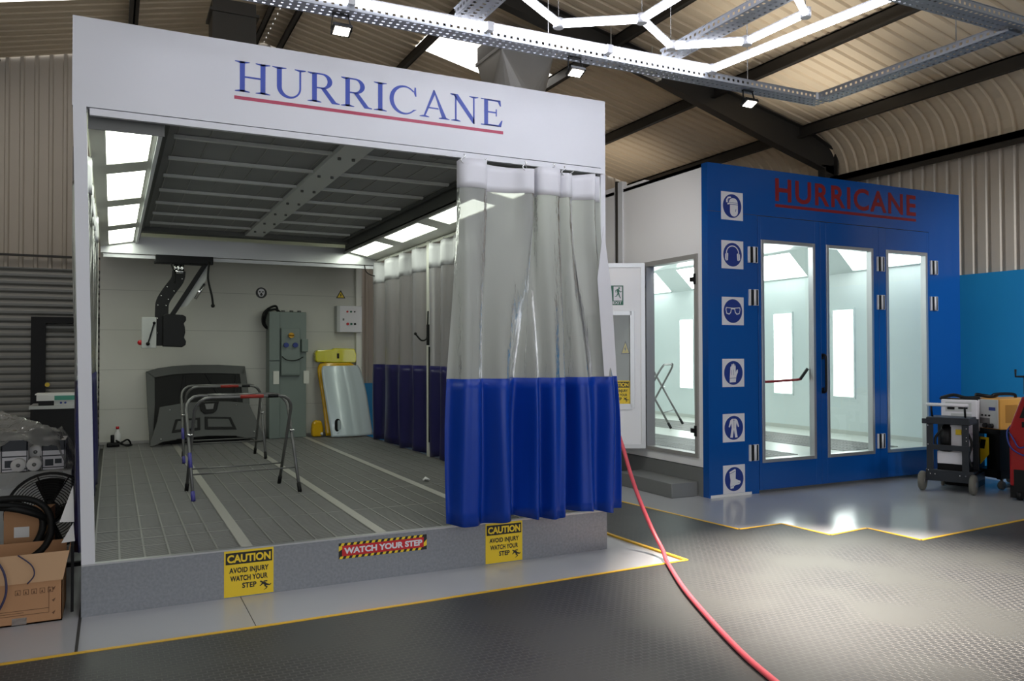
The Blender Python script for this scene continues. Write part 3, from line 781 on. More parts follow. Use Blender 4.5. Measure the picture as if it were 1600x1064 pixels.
# floodlights under the tray
for i, (x, lab, tgt) in enumerate(((1.47, 'small floodlight under the tray above the left of the header', (1.6, -2.3, 0)), (3.22, 'small floodlight under the tray at the right end of the header', (3.6, -2.4, 0)), (4.90, 'small floodlight under the tray towards the blue booth', (5.0, -1.7, 0)))):
    F = thing('floodlight', lab, 'floodlight', (x, TYF, TZ - 0.07), 0, 'floodlights under the cable tray')
    mt = Matrix.Translation((x, TYF - 0.02, TZ - 0.115)) @ Matrix.Rotation(math.radians(-24), 4, 'X')
    m = MB(); m.box((-0.062, -0.045, -0.008), (0.062, 0.045, 0.014), mt); m.box((-0.05, -0.03, 0.014), (0.05, 0.03, 0.032), mt); obj('lamp_body', m, 'blackm', F)
    m = MB(); m.box((-0.048, -0.034, -0.0115), (0.048, 0.034, -0.008), mt); obj('lamp_lens', m, 'lens', F)
    m = MB()
    for sx_ in (-1, 1): m.bar((x + sx_ * 0.068, TYF - 0.02, TZ - 0.115), (x + sx_ * 0.05, TYF, TZ - 0.01), 0.012, 0.004, (1, 0, 0))
    m.box((x - 0.055, TYF - 0.012, TZ - 0.012), (x + 0.055, TYF + 0.012, TZ - 0.004)); obj('bracket', m, 'blackm', F)
    lamp_spot('flood_lamp', (x, TYF - 0.03, TZ - 0.14), tgt, FLOOD_W * (0.03, 0.06, 1.0)[i], (1.0, 0.88, 0.76), math.radians(62), 1.0)

# added up-lights without fixtures above the blue booth, making the warm roof glow
lamp_spot('roof_glow_uplight', (7.6, 2.2, 3.95), (7.5, 1.2, 6.05), UPLIGHT_W, (1.0, 0.94, 0.85), math.radians(120), 1.0, 0.25)
lamp_spot('roof_glow_uplight', (9.0, 2.7, 3.95), (9.3, 2.8, 5.6), UPLIGHT_W * 0.8, (1.0, 0.94, 0.85), math.radians(84), 1.0, 0.2)
lamp_spot('roof_glow_uplight', (8.6, 7.5, 3.95), (9.2, 8.1, 5.7), UPLIGHT_W * 0.4, (1.0, 0.90, 0.78), math.radians(110), 1.0, 0.25)
# exhaust ducts
D = thing('exhaust_duct', 'grey sheet steel duct with square to round transition between the booths', 'duct', (5.71, 5.44, 0))
x0, x1, y0, y1 = 5.20, 6.066, 4.85, 5.71
mb = MB(); mb.box((x0, y0, 6.10), (x1, y1, roofz(6.07) - 0.05)); obj('square_duct', mb, 'ductd', D)
mb = MB(); mb.box((x0 - 0.015, y0 - 0.04, 6.06), (x1 + 0.015, y1 + 0.04, 6.11)); obj('flange', mb, 'alud', D)
cxd, cyd, rr = (x0 + x1) / 2, (y0 + y1) / 2, 0.436
mb = MB(); n = 32
top = [(x1, y0), (x1, y1), (x0, y1), (x0, y0)]
cir = [(cxd + rr * math.cos(math.radians(-45 + 360 * i / n)), cyd + rr * math.sin(math.radians(-45 + 360 * i / n)), 5.50) for i in range(n)]
tv = [(*p, 6.06) for p in top]
vs = tv + cir; fs = []
for k in range(4):
    for i in range(8):      # quarter fan to each corner, centred on the corner's own direction
        a = (k * 8 + i - 4) % n; fs.append((k, 4 + a, 4 + (a + 1) % n))
    fs.append((k, 4 + (k * 8 + 4) % n, (k + 1) % 4))
mb.add(vs, fs); obj('square_to_round', mb, 'duct', D)
mb = MB(); mb.cyl((cxd, cyd, 0), (cxd, cyd, 5.50), rr, 32); obj('round_duct', mb, 'duct', D)
D = thing('exhaust_duct', 'dark square duct rising behind the left of the header sign', 'duct', (1.72, 6.75, 3.66))
mb = MB(); mb.box((1.42, 6.5, 3.66), (2.02, 7.0, 6.72)); obj('square_duct', mb, 'ductd', D)
mb = MB(); mb.box((1.38, 6.46, 6.52), (2.06, 7.04, 6.56)); mb.box((1.38, 6.46, 3.66), (2.06, 7.04, 3.70)); obj('flange', mb, 'ductd', D)
# old strip light along the rafter
FT = thing('strip_light', 'unlit white strip light fitting along the sloping rafter', 'ceiling light', (6.75, 3.8, 5.68))
a = Vector((6.30, 3.8, 5.79)); b = Vector((7.20, 3.8, 5.60)); d = (b - a).normalized()
mb = MB(); mb.bar(a, b, 0.10, 0.03); obj('fitting_body', mb, 'cream', FT)
for s in (-0.03, 0.03):
    mb = MB(); mb.tube([a + Vector((0, s, -0.03)), b + Vector((0, s, -0.03))], 0.014, 8); obj('fluorescent_tube', mb, 'paper', FT)
mb = MB()
for p in (a, b): mb.bar(p - d * 0.01 + Vector((0, 0, -.02)), p + d * 0.03 + Vector((0, 0, -.02)), 0.10, 0.05)
for p in (a + d * 0.1, b - d * 0.1): mb.cyl(p, p + Vector((0, 0, 0.42)), 0.006, 6)
obj('end_caps', mb, 'cream', FT)

# ================================================================ BLUE SPRAY BOOTH
BX, BY, BX1, BH, BY1 = 6.087, 1.4226, 10.417, 3.74, 8.4
B = thing('spray_booth', 'blue fronted white spray booth with glazed folding doors and red lettering', 'spray booth', (8.25, BY, 0))
mb = MB(); mb.box((BX, BY, 0), (6.815, BY + 0.1, BH)); mb.box((6.815, BY, 3.20), (9.795, BY + 0.1, BH)); mb.box((9.795, BY, 0), (BX1, BY + 0.1, BH)); fp = obj('front_panel', mb, 'blue', B)
mb = MB(); mb.box((BX, BY - 0.001, 3.196), (9.795, BY + 0.02, 3.20)); obj('panel_joint', mb, 'joint', fp)
m = text_mb('HURRICANE', (7.096, BY, 3.384), (1, 0, 0), (0, 0, 1), (0, -1, 0), 2.45, 0.275, 0.022, 0.002, 1.12); obj('lettering', m, 'textr', fp)
mb = MB(); mb.box((7.096, BY - 0.002, 3.318), (9.545, BY, 3.352)); obj('underline', mb, 'textr', fp)
mb = MB(); mb.box((BX + 0.02, BY - 0.004, 0), (6.70, BY, 0.03)); tag(obj('white_tape', mb, 'paper'), 'white tape strip on the floor line under the boot sign', 'tape')
# doors
GZ0, GZ1 = 0.345, 2.92
doors = [(6.822, 7.808, 6.862, 7.716), (7.812, 8.828, 7.905, 8.722), (8.832, 9.788, 8.96, 9.745)]
hinges = {0: [(6.735, 2.735), (6.742, 2.245), (6.728, 0.472)], 1: [], 2: [(8.853, 2.73), (8.853, 2.245), (8.832, 0.50), (9.875, 2.73), (9.867, 2.255)]}
for i, (a, b, g0, g1) in enumerate(doors):
    m = MB(); y0, y1 = BY - 0.004, BY + 0.06
    m.box((a, y0, 0.035), (g0, y1, 3.192)); m.box((g1, y0, 0.035), (b, y1, 3.192)); m.box((g0, y0, 0.035), (g1, y1, GZ0)); m.box((g0, y0, GZ1), (g1, y1, 3.192))
    dr = obj('folding_door', m, 'blue', B, bevel=0.002)
    m = MB(); f = 0.04
    m.box((g0, y0 - 0.012, GZ0), (g0 + f, y1, GZ1)); m.box((g1 - f, y0 - 0.012, GZ0), (g1, y1, GZ1)); m.box((g0 + f, y0 - 0.012, GZ0), (g1 - f, y1, GZ0 + f)); m.box((g0 + f, y0 - 0.012, GZ1 - f), (g1 - f, y1, GZ1))
    obj('window_frame', m, 'alu', dr, bevel=0.003)
    m = MB(); m.add([(g0 + f, BY + 0.03, GZ0 + f), (g1 - f, BY + 0.03, GZ0 + f), (g1 - f, BY + 0.03, GZ1 - f), (g0 + f, BY + 0.03, GZ1 - f)], [(0, 1, 2, 3)]); obj('glass', m, 'glass', dr)
    for hx, hz in hinges[i]:
        m = MB()
        for sx_ in (-1, 1): m.box((hx + sx_ * 0.066, BY - 0.022, hz - 0.092), (hx + sx_ * 0.045, BY, hz + 0.092))
        m.cyl((hx + 0.012, BY - 0.018, hz - 0.092), (hx + 0.012, BY - 0.018, hz + 0.092), 0.018, 12)
        h = obj('hinge', m, 'chrome' if False else 'white', dr)
        m = MB(); m.box((hx - 0.046, BY - 0.024, hz - 0.088), (hx - 0.006, BY, hz + 0.088)); m.box((hx + 0.03, BY - 0.024, hz - 0.088), (hx + 0.056, BY, hz + 0.088)); obj('hinge_leaf', m, 'black', h)
    if i == 1:
        m = MB(); m.tube(cr([(7.835, BY, 1.575), (7.835, BY - 0.05, 1.565), (7.835, BY - 0.055, 1.36), (7.835, BY - 0.05, 1.155), (7.835, BY, 1.145)], 5), 0.015, 8)
        m.box((7.815, BY - 0.008, 1.53), (7.855, BY - 0.004, 1.60)); m.box((7.815, BY - 0.008, 1.12), (7.855, BY - 0.004, 1.19)); obj('handle', m, 'black', dr)
    if i == 0:
        m = MB(); m.tube(cr([(6.80, BY + 0.13, 1.27), (7.15, BY + 0.14, 1.272), (7.55, BY + 0.13, 1.287), (7.60, BY + 0.11, 1.30)], 4), 0.016, 8)
        m2 = MB(); m2.bar((7.59, BY + 0.12, 1.29), (7.67, BY + 0.075, 1.42), 0.03, 0.03); pb = obj('panic_bar', m, 'red', dr); obj('bar_arm', m2, 'blackm', pb)
# booth body
SZ = 0.33
mb = MB(); mb.box((BX, BY + 0.1, SZ), (BX + 0.1, 1.585, BH)); mb.box((BX, 1.585, 2.73), (BX + 0.1, 2.60, BH)); mb.box((BX, 1.585, SZ), (BX + 0.1, 2.60, 0.44)); mb.box((BX, 2.60, SZ), (BX + 0.1, 3.06, BH + 0.03)); mb.box((BX, 3.27, SZ), (BX + 0.1, BY1, BH + 0.06)); mb.box((BX + 0.05, 3.06, SZ), (BX + 0.1, 3.27, BH))
obj('side_wall', mb, 'boothw', B)
mb = MB(); mb.box((BX - 0.02, 3.06, 2.0), (BX + 0.05, 3.16, BH + 0.10)); obj('white_post', mb, 'white', B)
mb = MB(); mb.tube([(BX - 0.0, 3.20, 0.4), (BX - 0.0, 3.20, BH + 0.12)], 0.03, 8); obj('pipe', mb, 'steel', B)
mb = MB(); mb.box((BX + 0.002, BY + 0.1, 0), (BX1, BY1, 0.32)); obj('base_frame', mb, 'base', B)
mb = MB(); mb.box((BX + 0.1, BY + 0.12, 0.32), (10.3, BY1 - 0.1, 0.36)); obj('booth_floor', mb, 'bfloor', B)
for x0, x1, y0, y1 in ((6.6, 7.7, 1.7, 8.0), (8.5, 9.5, 1.7, 8.0)):
    m = MB(); y = y0
    while y < y1: m.box((x0, y, 0.352), (x1, y + 0.025, 0.366)); y += 0.055
    for k in range(5):
        x = x0 + (x1 - x0) * k / 4; m.box((x - 0.01, y0, 0.352), (x + 0.01, y1, 0.368))
    m.box((x0, y0, 0.358), (x1, y1, 0.3605)); g = obj('floor_grating', m, 'grate', B)
mb = MB(); mb.box((10.3, BY + 0.1, 0.33), (BX1, BY1, BH)); mb.box((BX + 0.1, BY1 - 0.1, 0.33), (10.3, BY1, BH)); mb.box((BX + 0.1, BY + 0.1, 3.25), (10.3, BY1 - 0.1, 3.29)); iw = obj('inner_wall', mb, 'bint', B)
mb = MB(); mb.box((BX, BY + 0.1, BH - 0.04), (BX1, BY1, BH)); obj('booth_roof', mb, 'boothw', B)
mb = MB(); mb.box((10.285, BY + 0.12, 0.36), (10.3, BY1 - 0.1, 0.42)); obj('skirting', mb, 'bfloor', iw)
# sloped light boxes inside, right and left, lit panels in between
def boothlight(xa, xb, wins):
    za, zb = 2.84, 3.25
    m = MB(); ys = [BY + 0.12] + [v for w in wins for v in w] + [BY1 - 0.1]
    def q(f, y, o=0): return (xa + (xb - xa) * f, y, za + (zb - za) * f + o)
    for k in range(len(ys) - 1):
        for f0, f1 in ([(0, 1)] if k % 2 == 0 else [(0, .05), (.92, 1)]):
            m.add([q(f0, ys[k]), q(f1, ys[k]), q(f1, ys[k + 1]), q(f0, ys[k + 1])], [(0, 1, 2, 3)])
    obj('light_housing', m, 'bint', B)
    for y0, y1 in wins:
        m = MB(); m.add([q(.05, y0, .01), q(.92, y0, .01), q(.92, y1, .01), q(.05, y1, .01)], [(0, 1, 2, 3)]); obj('light_panel', m, 'diffb', B)
wins = [(1.62, 3.05), (3.95, 5.25), (5.65, 6.85), (7.5, 8.2)]
boothlight(10.3, 9.85, wins); boothlight(BX + 0.1, BX + 0.55, wins)
for y0, y1 in ((3.07, 3.44), (4.31, 4.70), (5.58, 5.96), (6.86, 7.24)):
    m = MB(); m.box((10.285, y0 - 0.03, 0.91), (10.3, y1 + 0.03, 2.30)); lp = obj('wall_light', m, 'bint', B)
    m = MB(); m.box((10.281, y0, 0.94), (10.285, y1, 2.27)); obj('light_panel', m, 'diffb', lp)
# door frame on the side, open white door
mb = MB(); y0, y1, z0, z1, f = 1.585, 2.60, 0.43, 2.735, 0.055
mb.box((BX - 0.02, y0, z0), (BX + 0.1, y0 + f, z1)); mb.box((BX - 0.02, y1 - f, z0), (BX + 0.1, y1, z1)); mb.box((BX - 0.02, y0 + f, z1 - f), (BX + 0.1, y1 - f, z1)); mb.box((BX - 0.02, y0 + f, z0), (BX + 0.1, y1 - f, z0 + f * 0.8)); df = obj('door_frame', mb, 'alud', B)
for z in (2.45, 0.73):
    m = MB(); m.box((BX - 0.03, y0 + 0.02, z - 0.06), (BX + 0.06, y0 + 0.055, z + 0.06)); m.box((BX - 0.02, y0 + 0.05, z - 0.025), (BX + 0.04, y0 + 0.13, z + 0.025)); obj('door_catch', m, 'black', df)
u = Vector((-0.896, 0.445, 0)).normalized(); nrm = Vector((-u.y, u.x, 0)) * -1     # door leaf direction and its face towards the viewer
if nrm.y > 0: nrm = -nrm
H = Vector((6.055, 2.575, 0)); up = Vector((0, 0, 1))
def leafbox(m, ua, ub, za, zb, t0=0.0, t1=0.05):
    m.prism([(ua, za), (ub, za), (ub, zb), (ua, zb)], H + nrm * t0, u, up, nrm, t1 - t0)
m = MB(); LW, LZ0, LZ1 = 0.97, 0.445, 2.72; wu0, wu1, wz0, wz1 = 0.165, 0.82, 0.97, 2.10
leafbox(m, 0, wu0, LZ0, LZ1); leafbox(m, wu1, LW, LZ0, LZ1); leafbox(m, wu0, wu1, LZ0, wz0); leafbox(m, wu0, wu1, wz1, LZ1)
sd = obj('side_door', m, 'boothw', B)
m = MB(); leafbox(m, 0, 0.05, LZ0, LZ1, 0.048, 0.06); leafbox(m, LW - 0.05, LW, LZ0, LZ1, 0.048, 0.06); leafbox(m, 0.05, LW - 0.05, LZ1 - 0.05, LZ1, 0.048, 0.06); leafbox(m, 0.05, LW - 0.05, LZ0, LZ0 + 0.05, 0.048, 0.06); obj('door_edge', m, 'alu', sd)
m = MB(); f = 0.045; leafbox(m, wu0 - 0.03, wu0 + 0.02, wz0 - 0.03, wz1 + 0.03, 0.045, 0.062); leafbox(m, wu1 - 0.02, wu1 + 0.03, wz0 - 0.03, wz1 + 0.03, 0.045, 0.062); leafbox(m, wu0, wu1, wz1 - 0.02, wz1 + 0.03, 0.045, 0.062); leafbox(m, wu0, wu1, wz0 - 0.05, wz0 + 0.02, 0.045, 0.062); obj('window_frame', m, 'alu', sd)
m = MB(); leafbox(m, wu0, wu1, wz0, wz1, 0.022, 0.026); obj('glass', m, 'glass', sd)
# stickers on the open door (lettering runs towards the hinge)
ur = -u
caution(0, 0.985, 1.275, 0.29, 0, 'yellow CAUTION sticker on the glass of the open white door', u=ur, n=nrm, o=H + u * 0.475 + up * 0.985 + nrm * 0.027)
o = H + u * 0.415 + up * 2.205 + nrm * 0.0505; w, h = 0.15, 0.24
T = thing('exit_sign', 'green EXIT sign with running figure on the open white door', 'sign', o)
m = MB(); m.prism([(0, 0), (w, 0), (w, h), (0, h)], o, ur, up, nrm, 0.002); obj('sign_plate', m, 'signg', T)
m = MB(); m.prism([(.03, .055), (.135, .055), (.135, .228), (.03, .228)], o, ur, up, nrm, 0.003); obj('white_panel', m, 'signw', T)
m = MB()
for pl in (circ(.098, .208, .011, 12), [(.075, .20), (.10, .195), (.098, .15), (.078, .145), (.07, .17)], [(.078, .198), (.05, .18), (.055, .150), (.062, .152), (.06, .175), (.08, .185)], [(.095, .19), (.115, .165), (.13, .172), (.13, .165), (.113, .155), (.092, .175)],
           [(.08, .15), (.10, .15), (.105, .115), (.12, .085), (.112, .08), (.094, .11)], [(.078, .15), (.092, .145), (.07, .105), (.045, .10), (.045, .108), (.063, .112)]):
    m.prism(pl, o, ur, up, nrm, 0.004)
obj('running_figure', m, 'signg', T)
obj('lettering', text_mb('EXIT', o + ur * 0.02 + up * 0.012, ur, up, nrm, 0.11, 0.034, 0.02, 0.003), 'signw', T)
# control box behind the open door's glass
CB = thing('control_box', 'grey wall control box seen through the glass of the open white door', 'control box', (6.0, 3.2, 1.2))
mb = MB(); mb.box((5.93, 2.68, 1.1), (6.085, 3.6, 2.30)); obj('box_body', mb, 'alud', CB, bevel=0.008)
for y, z, r, c in ((3.12, 2.03, .05, 'signr'), (3.12, 1.72, .03, 'black'), (3.17, 1.52, .018, 'black'), (3.07, 1.52, .018, 'black'), (3.07, 1.38, .018, 'black'), (3.12, 1.25, .025, 'signr')):
    m = MB(); m.cyl((5.93, y, z), (5.90, y, z), r, 12); obj('button', m, c, CB)
m = MB(); m.prism([(-.10, 0), (.10, 0), (0, .17)], (5.929, 2.80, 1.60), (0, -1, 0), (0, 0, 1), (-1, 0, 0), 0.002); wt = obj('warning_triangle', m, 'signk', CB)
m = MB(); m.prism([(-.075, .014), (.075, .014), (0, .142)], (5.927, 2.80, 1.60), (0, -1, 0), (0, 0, 1), (-1, 0, 0), 0.002); obj('yellow_face', m, 'signy', wt)
m = MB(); m.prism([(.012, .11), (-.022, .06), (-.002, .06), (-.012, .02), (.022, .07), (.003, .07)], (5.925, 2.80, 1.60), (0, -1, 0), (0, 0, 1), (-1, 0, 0), 0.002); obj('lightning_bolt', m, 'signk', wt)
# doorstep
mb = MB(); mb.box((5.72, 1.615, 0), (6.085, 2.70, 0.16)); tag(obj('door_step', mb, 'base', bevel=0.006), 'grey block step below the open white side door', 'step')

# ---------------------------------------------------------------- safety signs in a column on the blue front
def pictogram(z, kind, label):
    x0, w = 6.283, 0.317; o = Vector((x0, BY, z)); u, v, n = Vector((1, 0, 0)), Vector((0, 0, 1)), Vector((0, -1, 0))
    T = thing('safety_sign', label, 'sign', o, 0, 'safety signs on the blue pillar')
    S = lambda pts: [(a * w, b * w) for a, b in pts]
    m = MB(); m.prism(S([(0, 0), (1, 0), (1, 1), (0, 1)]), o, u, v, n, 0.003); obj('sign_plate', m, 'signw', T)
    m = MB(); m.prism(S(circ(.5, .5, .425, 40)), o, u, v, n, 0.004); obj('blue_disc', m, 'signb', T)
    mw, mk = MB(), MB()
    Wt = lambda pts: mw.prism(S(pts), o, u, v, n, 0.005)
    Kt = lambda pts: mk.prism(S(pts), o, u, v, n, 0.006)
    if kind == 'face shield':
        Wt([(.36, .62)] + arc(.55, .62, .20, 180, 0, 12, .17) + [(.76, .56), (.36, .56)])
        Wt([(.40, .55), (.76, .55), (.76, .30)] + arc(.58, .30, .18, 0, -180, 12, .17) + [(.40, .45)])
        Wt([(.22, .62), (.22, .72), (.30, .82), (.42, .84), (.45, .80), (.33, .76), (.29, .62)]); Wt([(.28, .54), (.37, .56), (.37, .61), (.28, .60)])
        Kt([(.37, .555), (.77, .555), (.77, .57), (.37, .57)]); Kt([(.64, .30), (.66, .30), (.68, .40), (.66, .40)]); Kt([(.36, .615), (.76, .615), (.76, .628), (.36, .628)]); Kt([(.26, .66), (.29, .73), (.36, .78), (.36, .765), (.30, .72), (.275, .66)])
    elif kind == 'ear muffs':
        Wt(arc(.5, .55, .30, 180, 0, 18, .28) + list(reversed(arc(.5, .55, .265, 180, 0, 18, .245))))
        for s in (-1, 1):
            Wt([(.5 + s * .20, .54), (.5 + s * .26, .56), (.5 + s * .335, .52), (.5 + s * .345, .34), (.5 + s * .29, .28), (.5 + s * .22, .30)])
            Kt([(.5 + s * .262, .55), (.5 + s * .272, .55), (.5 + s * .278, .29), (.5 + s * .268, .29)])
    elif kind == 'goggles':
        for s in (-1, 1):
            oc = [(.5 + s * .05, .62), (.5 + s * .32, .64), (.5 + s * .345, .56), (.5 + s * .30, .40), (.5 + s * .17, .37), (.5 + s * .09, .44)]
            Wt(oc); c = (.5 + s * .21, .52)
            m3 = [(c[0] + (a - c[0]) * .72, c[1] + (b - c[1]) * .72) for a, b in oc]
            m4 = MB(); m4.prism(S(m3), o, u, v, n, 0.0062); ob = obj('goggle_lens', m4, 'signb', T)
        Wt([(.43, .56), (.57, .56), (.57, .62), (.43, .62)])
    elif kind == 'gloves':
        Wt([(.32, .16), (.60, .17), (.63, .38), (.70, .52), (.70, .62), (.65, .61), (.60, .52), (.60, .72), (.575, .80), (.545, .72), (.54, .80), (.515, .84), (.48, .80), (.475, .74), (.45, .82), (.415, .80), (.41, .72), (.385, .74), (.36, .70), (.34, .42), (.33, .32)])
        Kt([(.33, .30), (.62, .31), (.62, .325), (.33, .315)]); Kt([(.40, .42), (.41, .42), (.42, .60), (.41, .60)]); Kt([(.50, .42), (.51, .42), (.51, .62), (.50, .62)])
    elif kind == 'overalls':
        Wt([(.42, .82), (.58, .82), (.66, .77), (.74, .54), (.69, .52), (.62, .67), (.60, .50), (.67, .16), (.56, .15), (.50, .44), (.44, .15), (.33, .16), (.40, .50), (.38, .67), (.31, .52), (.26, .54), (.34, .77)])
        Kt([(.495, .48), (.505, .48), (.505, .80), (.495, .80)]); Kt([(.44, .80), (.50, .74), (.56, .80), (.55, .80), (.50, .755), (.45, .80)])
    else:
        Wt([(.28, .76), (.54, .86), (.57, .82), (.56, .50), (.66, .46), (.78, .42), (.79, .35), (.72, .30), (.55, .28), (.48, .24), (.47, .18), (.33, .16), (.31, .30), (.33, .45)])
        Kt([(.33, .245), (.48, .265), (.48, .275), (.33, .255)]); Kt([(.29, .70), (.55, .79), (.55, .775), (.29, .685)]); Kt([(.66, .36), (.76, .38), (.75, .37), (.67, .35)])
    obj('symbol', mw, 'signw', T)
    if mk.v: obj('symbol_lines', mk, 'signb', T)
for z, k, lab in ((3.115, 'face shield', 'blue round safety sign showing a face shield, topmost on the pillar'), (2.563, 'ear muffs', 'blue round safety sign showing ear muffs'), (1.925, 'goggles', 'blue round safety sign showing goggles'),
                  (1.227, 'gloves', 'blue round safety sign showing a protective glove'), (0.608, 'overalls', 'blue round safety sign showing protective overalls'), (0.032, 'boots', 'blue round safety sign showing a boot, lowest on the pillar')): pictogram(z, k, lab)
# ================================================================ THINGS IN THE WHITE BAY
def lean(o, ang):
    """upward axis of a panel leaning back by ang degrees, and its outward normal"""
    a = math.radians(ang); return Vector((0, math.sin(a), math.cos(a))), Vector((0, -math.cos(a), math.sin(a)))
def trestle_mesh(root, tape, foot='bluev'):
    hl, sp, tp, hh, rr = 0.47, 0.31, 0.19, 0.90, 0.015
    for k, (s, hl_) in enumerate(((1, hl), (-1, hl - 0.035))):
        y0, y1 = -s * sp, s * tp
        def at(x, f): return (x, y0 + (y1 - y0) * f, hh * f)
        pts = [at(-hl_, 0.03), at(-hl_, .5), at(-hl_, .86)] + [at(-hl_ + .13 * (1 - math.cos(math.radians(a))), .86 + .14 * math.sin(math.radians(a))) for a in (22, 45, 68, 90)]
        pts += [at(hl_ - .13 * (1 - math.cos(math.radians(a))), .86 + .14 * math.sin(math.radians(a))) for a in (90, 68, 45, 22)] + [at(hl_, .86), at(hl_, .5), at(hl_, 0.03)]
        m = MB(); m.tube(pts, rr, 10); fr = obj('leg_frame', m, 'tube', root, local=True)
        m = MB(); a, b = at(-hl_, .24), at(hl_, .24); m.tube([a, b], 0.007, 8); obj('cross_bar', m, 'tube', fr, local=True)
        for x in (-hl_, hl_):
            m = MB(); m.tube([at(x, 0.0), at(x, 0.085)], 0.019, 10); obj('rubber_foot', m, foot if (s > 0) == (x < 0) and x < 0 else 'black', fr, local=True)
        if tape:
            m = MB(); m.tube([at(-0.05, 1.0), at(0.16, 1.0)] if s < 0 else [at(-hl_, .30), at(-hl_, .44)], 0.0175, 10); obj('tape_wrap', m, 'redt' if s < 0 else 'bluev', fr, local=True)
        m = MB(); m.tube([at(-hl_ + .2, 1.0), at(hl_ - .3, 1.0)] if s > 0 else [at(0.2, 1.0), at(hl_ - .14, 1.0)], 0.0172, 10); obj('padding', m, 'black' if s < 0 else 'tube', fr, local=True)
    m = MB()
    for x in (-hl - 0.012, hl - 0.02): m.cyl((x, -0.03, 0.555), (x + 0.045, -0.03, 0.555), 0.010, 8)
    obj('pivot_bolts', m, 'chrome', root, local=True)
T1 = thing('work_trestle', 'grey tubular folding trestle with red tape, nearer one in the white bay', 'trestle', (1.255, 2.34, HB + 0.003), math.radians(4), 'folding trestles in the spray booths')
trestle_mesh(T1, True)
dup(T1, (1.40, 5.0, HB + 0.003), math.radians(0), 'grey tubular folding trestle standing behind the nearer one, before the bonnet')
T3 = thing('work_trestle', 'dark folding trestle inside the blue booth, seen through its open side', 'trestle', (8.56, 5.72, 0.370), math.radians(40), 'folding trestles in the spray booths')
trestle_mesh(T3, False, 'black'); T3.scale = (1.0, 1.17, 1.17)

# infrared drying lamp on its arm, hung from the cross beam
A = thing('drying_lamp', 'black jointed arm with drying lamp hanging from the rear cross beam', 'drying lamp', (0.95, 6.17, 2.9))
mb = MB(); mb.box((0.675, 6.10, 2.845), (1.40, 6.20, 2.95)); mb.box((0.66, 6.11, 2.83), (1.28, 6.19, 2.87)); obj('carriage', mb, 'black', A, bevel=0.006)
mb = MB()
for dx in (-.045, 0.0, .045): mb.cyl((0.965 + dx, 6.14, 2.72), (0.965 + dx, 6.14, 2.85), 0.02 + (0.008 if dx == 0 else 0), 10)
mb.cyl((0.965, 6.14, 2.70), (0.965, 6.14, 2.76), 0.075, 14); obj('swivel', mb, 'chrome', A)
path = cr([(0.965, 2.74), (0.945, 2.62), (0.84, 2.46), (0.765, 2.32), (0.752, 2.18), (0.752, 1.95), (0.755, 1.73)], 5)
mb = MB(); L_, R_ = [], []
for i, p in enumerate(path):
    d = (path[min(i + 1, len(path) - 1)] - path[max(i - 1, 0)]).normalized(); nn = Vector((-d.y, d.x)); L_.append(p + nn * 0.082); R_.append(p - nn * 0.082)
for y in (6.09, 6.17): mb.grid([[(p.x, y, p.y) for p in L_], [(p.x, y, p.y) for p in R_]], False)
mb.grid([[(p.x, 6.09, p.y) for p in L_], [(p.x, 6.17, p.y) for p in L_]], True); mb.grid([[(p.x, 6.09, p.y) for p in R_], [(p.x, 6.17, p.y) for p in R_]], True)
obj('curved_arm', mb, 'black', A)
mb = MB()
for i in (4, 9, 13, 17, 22, 26):
    for s in (-.05, .05):
        d = (path[i + 1] - path[i]).normalized(); p = path[i] + Vector((-d.y, d.x)) * s; mb.sphere((p.x, 6.087, p.y), 0.010, 8)
obj('rivets', mb, 'chrome', A)
mb = MB(); mb.bar((1.33, 6.14, 2.90), (0.88, 6.14, 2.14), 0.05, 0.06); obj('strut', mb, 'black', A)
mb = MB(); mb.tube([(1.29, 6.13, 2.58), (1.17, 6.13, 2.37)], 0.022, 8); obj('gas_spring', mb, 'chrome', A)
mb = MB(); mb.prism([(1.33, 2.86), (1.315, 2.64), (1.18, 2.43), (1.07, 2.27), (.95, 2.25)], (0, 6.15, 0), (1, 0, 0), (0, 0, 1), (0, 1, 0), 0.01); obj('cover_plate', mb, 'grey', A)
mb = MB(); mb.tube(cr([(1.35, 6.10, 2.88), (1.33, 6.09, 2.66), (1.38, 6.09, 2.42), (1.395, 6.09, 2.30)]), 0.014, 8); mb.tube(cr([(0.86, 6.1, 2.84), (0.90, 6.08, 2.72), (0.91, 6.08, 2.58)]), 0.010, 8); mb.sphere((1.395, 6.09, 2.28), 0.028, 8); obj('hanging_cable', mb, 'cable', A)
mb = MB(); mb.prism([(.76, 1.72), (1.0, 1.71), (1.045, 1.74), (1.05, 1.79), (1.025, 1.84), (1.04, 1.91), (1.035, 1.98), (1.02, 2.03), (1.05, 2.07), (1.05, 2.12), (1.01, 2.145), (.80, 2.155), (.76, 2.13)], (0, 6.16, 0), (1, 0, 0), (0, 0, 1), (0, -1, 0), 0.14); obj('lamp_housing', mb, 'black', A, bevel=0.01)
mb = MB(); mb.box((0.505, 6.02, 1.695), (0.685, 6.14, 2.105)); cbx = obj('switch_box', mb, 'grey', A, bevel=0.008)
mb = MB(); mb.bar((0.655, 6.015, 2.02), (0.585, 6.015, 1.76), 0.02, 0.012, (0, 1, 0)); mb.sphere((0.582, 6.01, 1.755), 0.026, 8); mb.sphere((0.657, 6.01, 2.03), 0.02, 8); obj('lever', mb, 'black', cbx)
mb = MB(); mb.sphere((0.49, 6.06, 1.77), 0.034, 10); mb.cyl((0.475, 6.08, 1.77), (0.505, 6.08, 1.77), 0.03, 10); obj('stop_button', mb, 'signr', cbx)

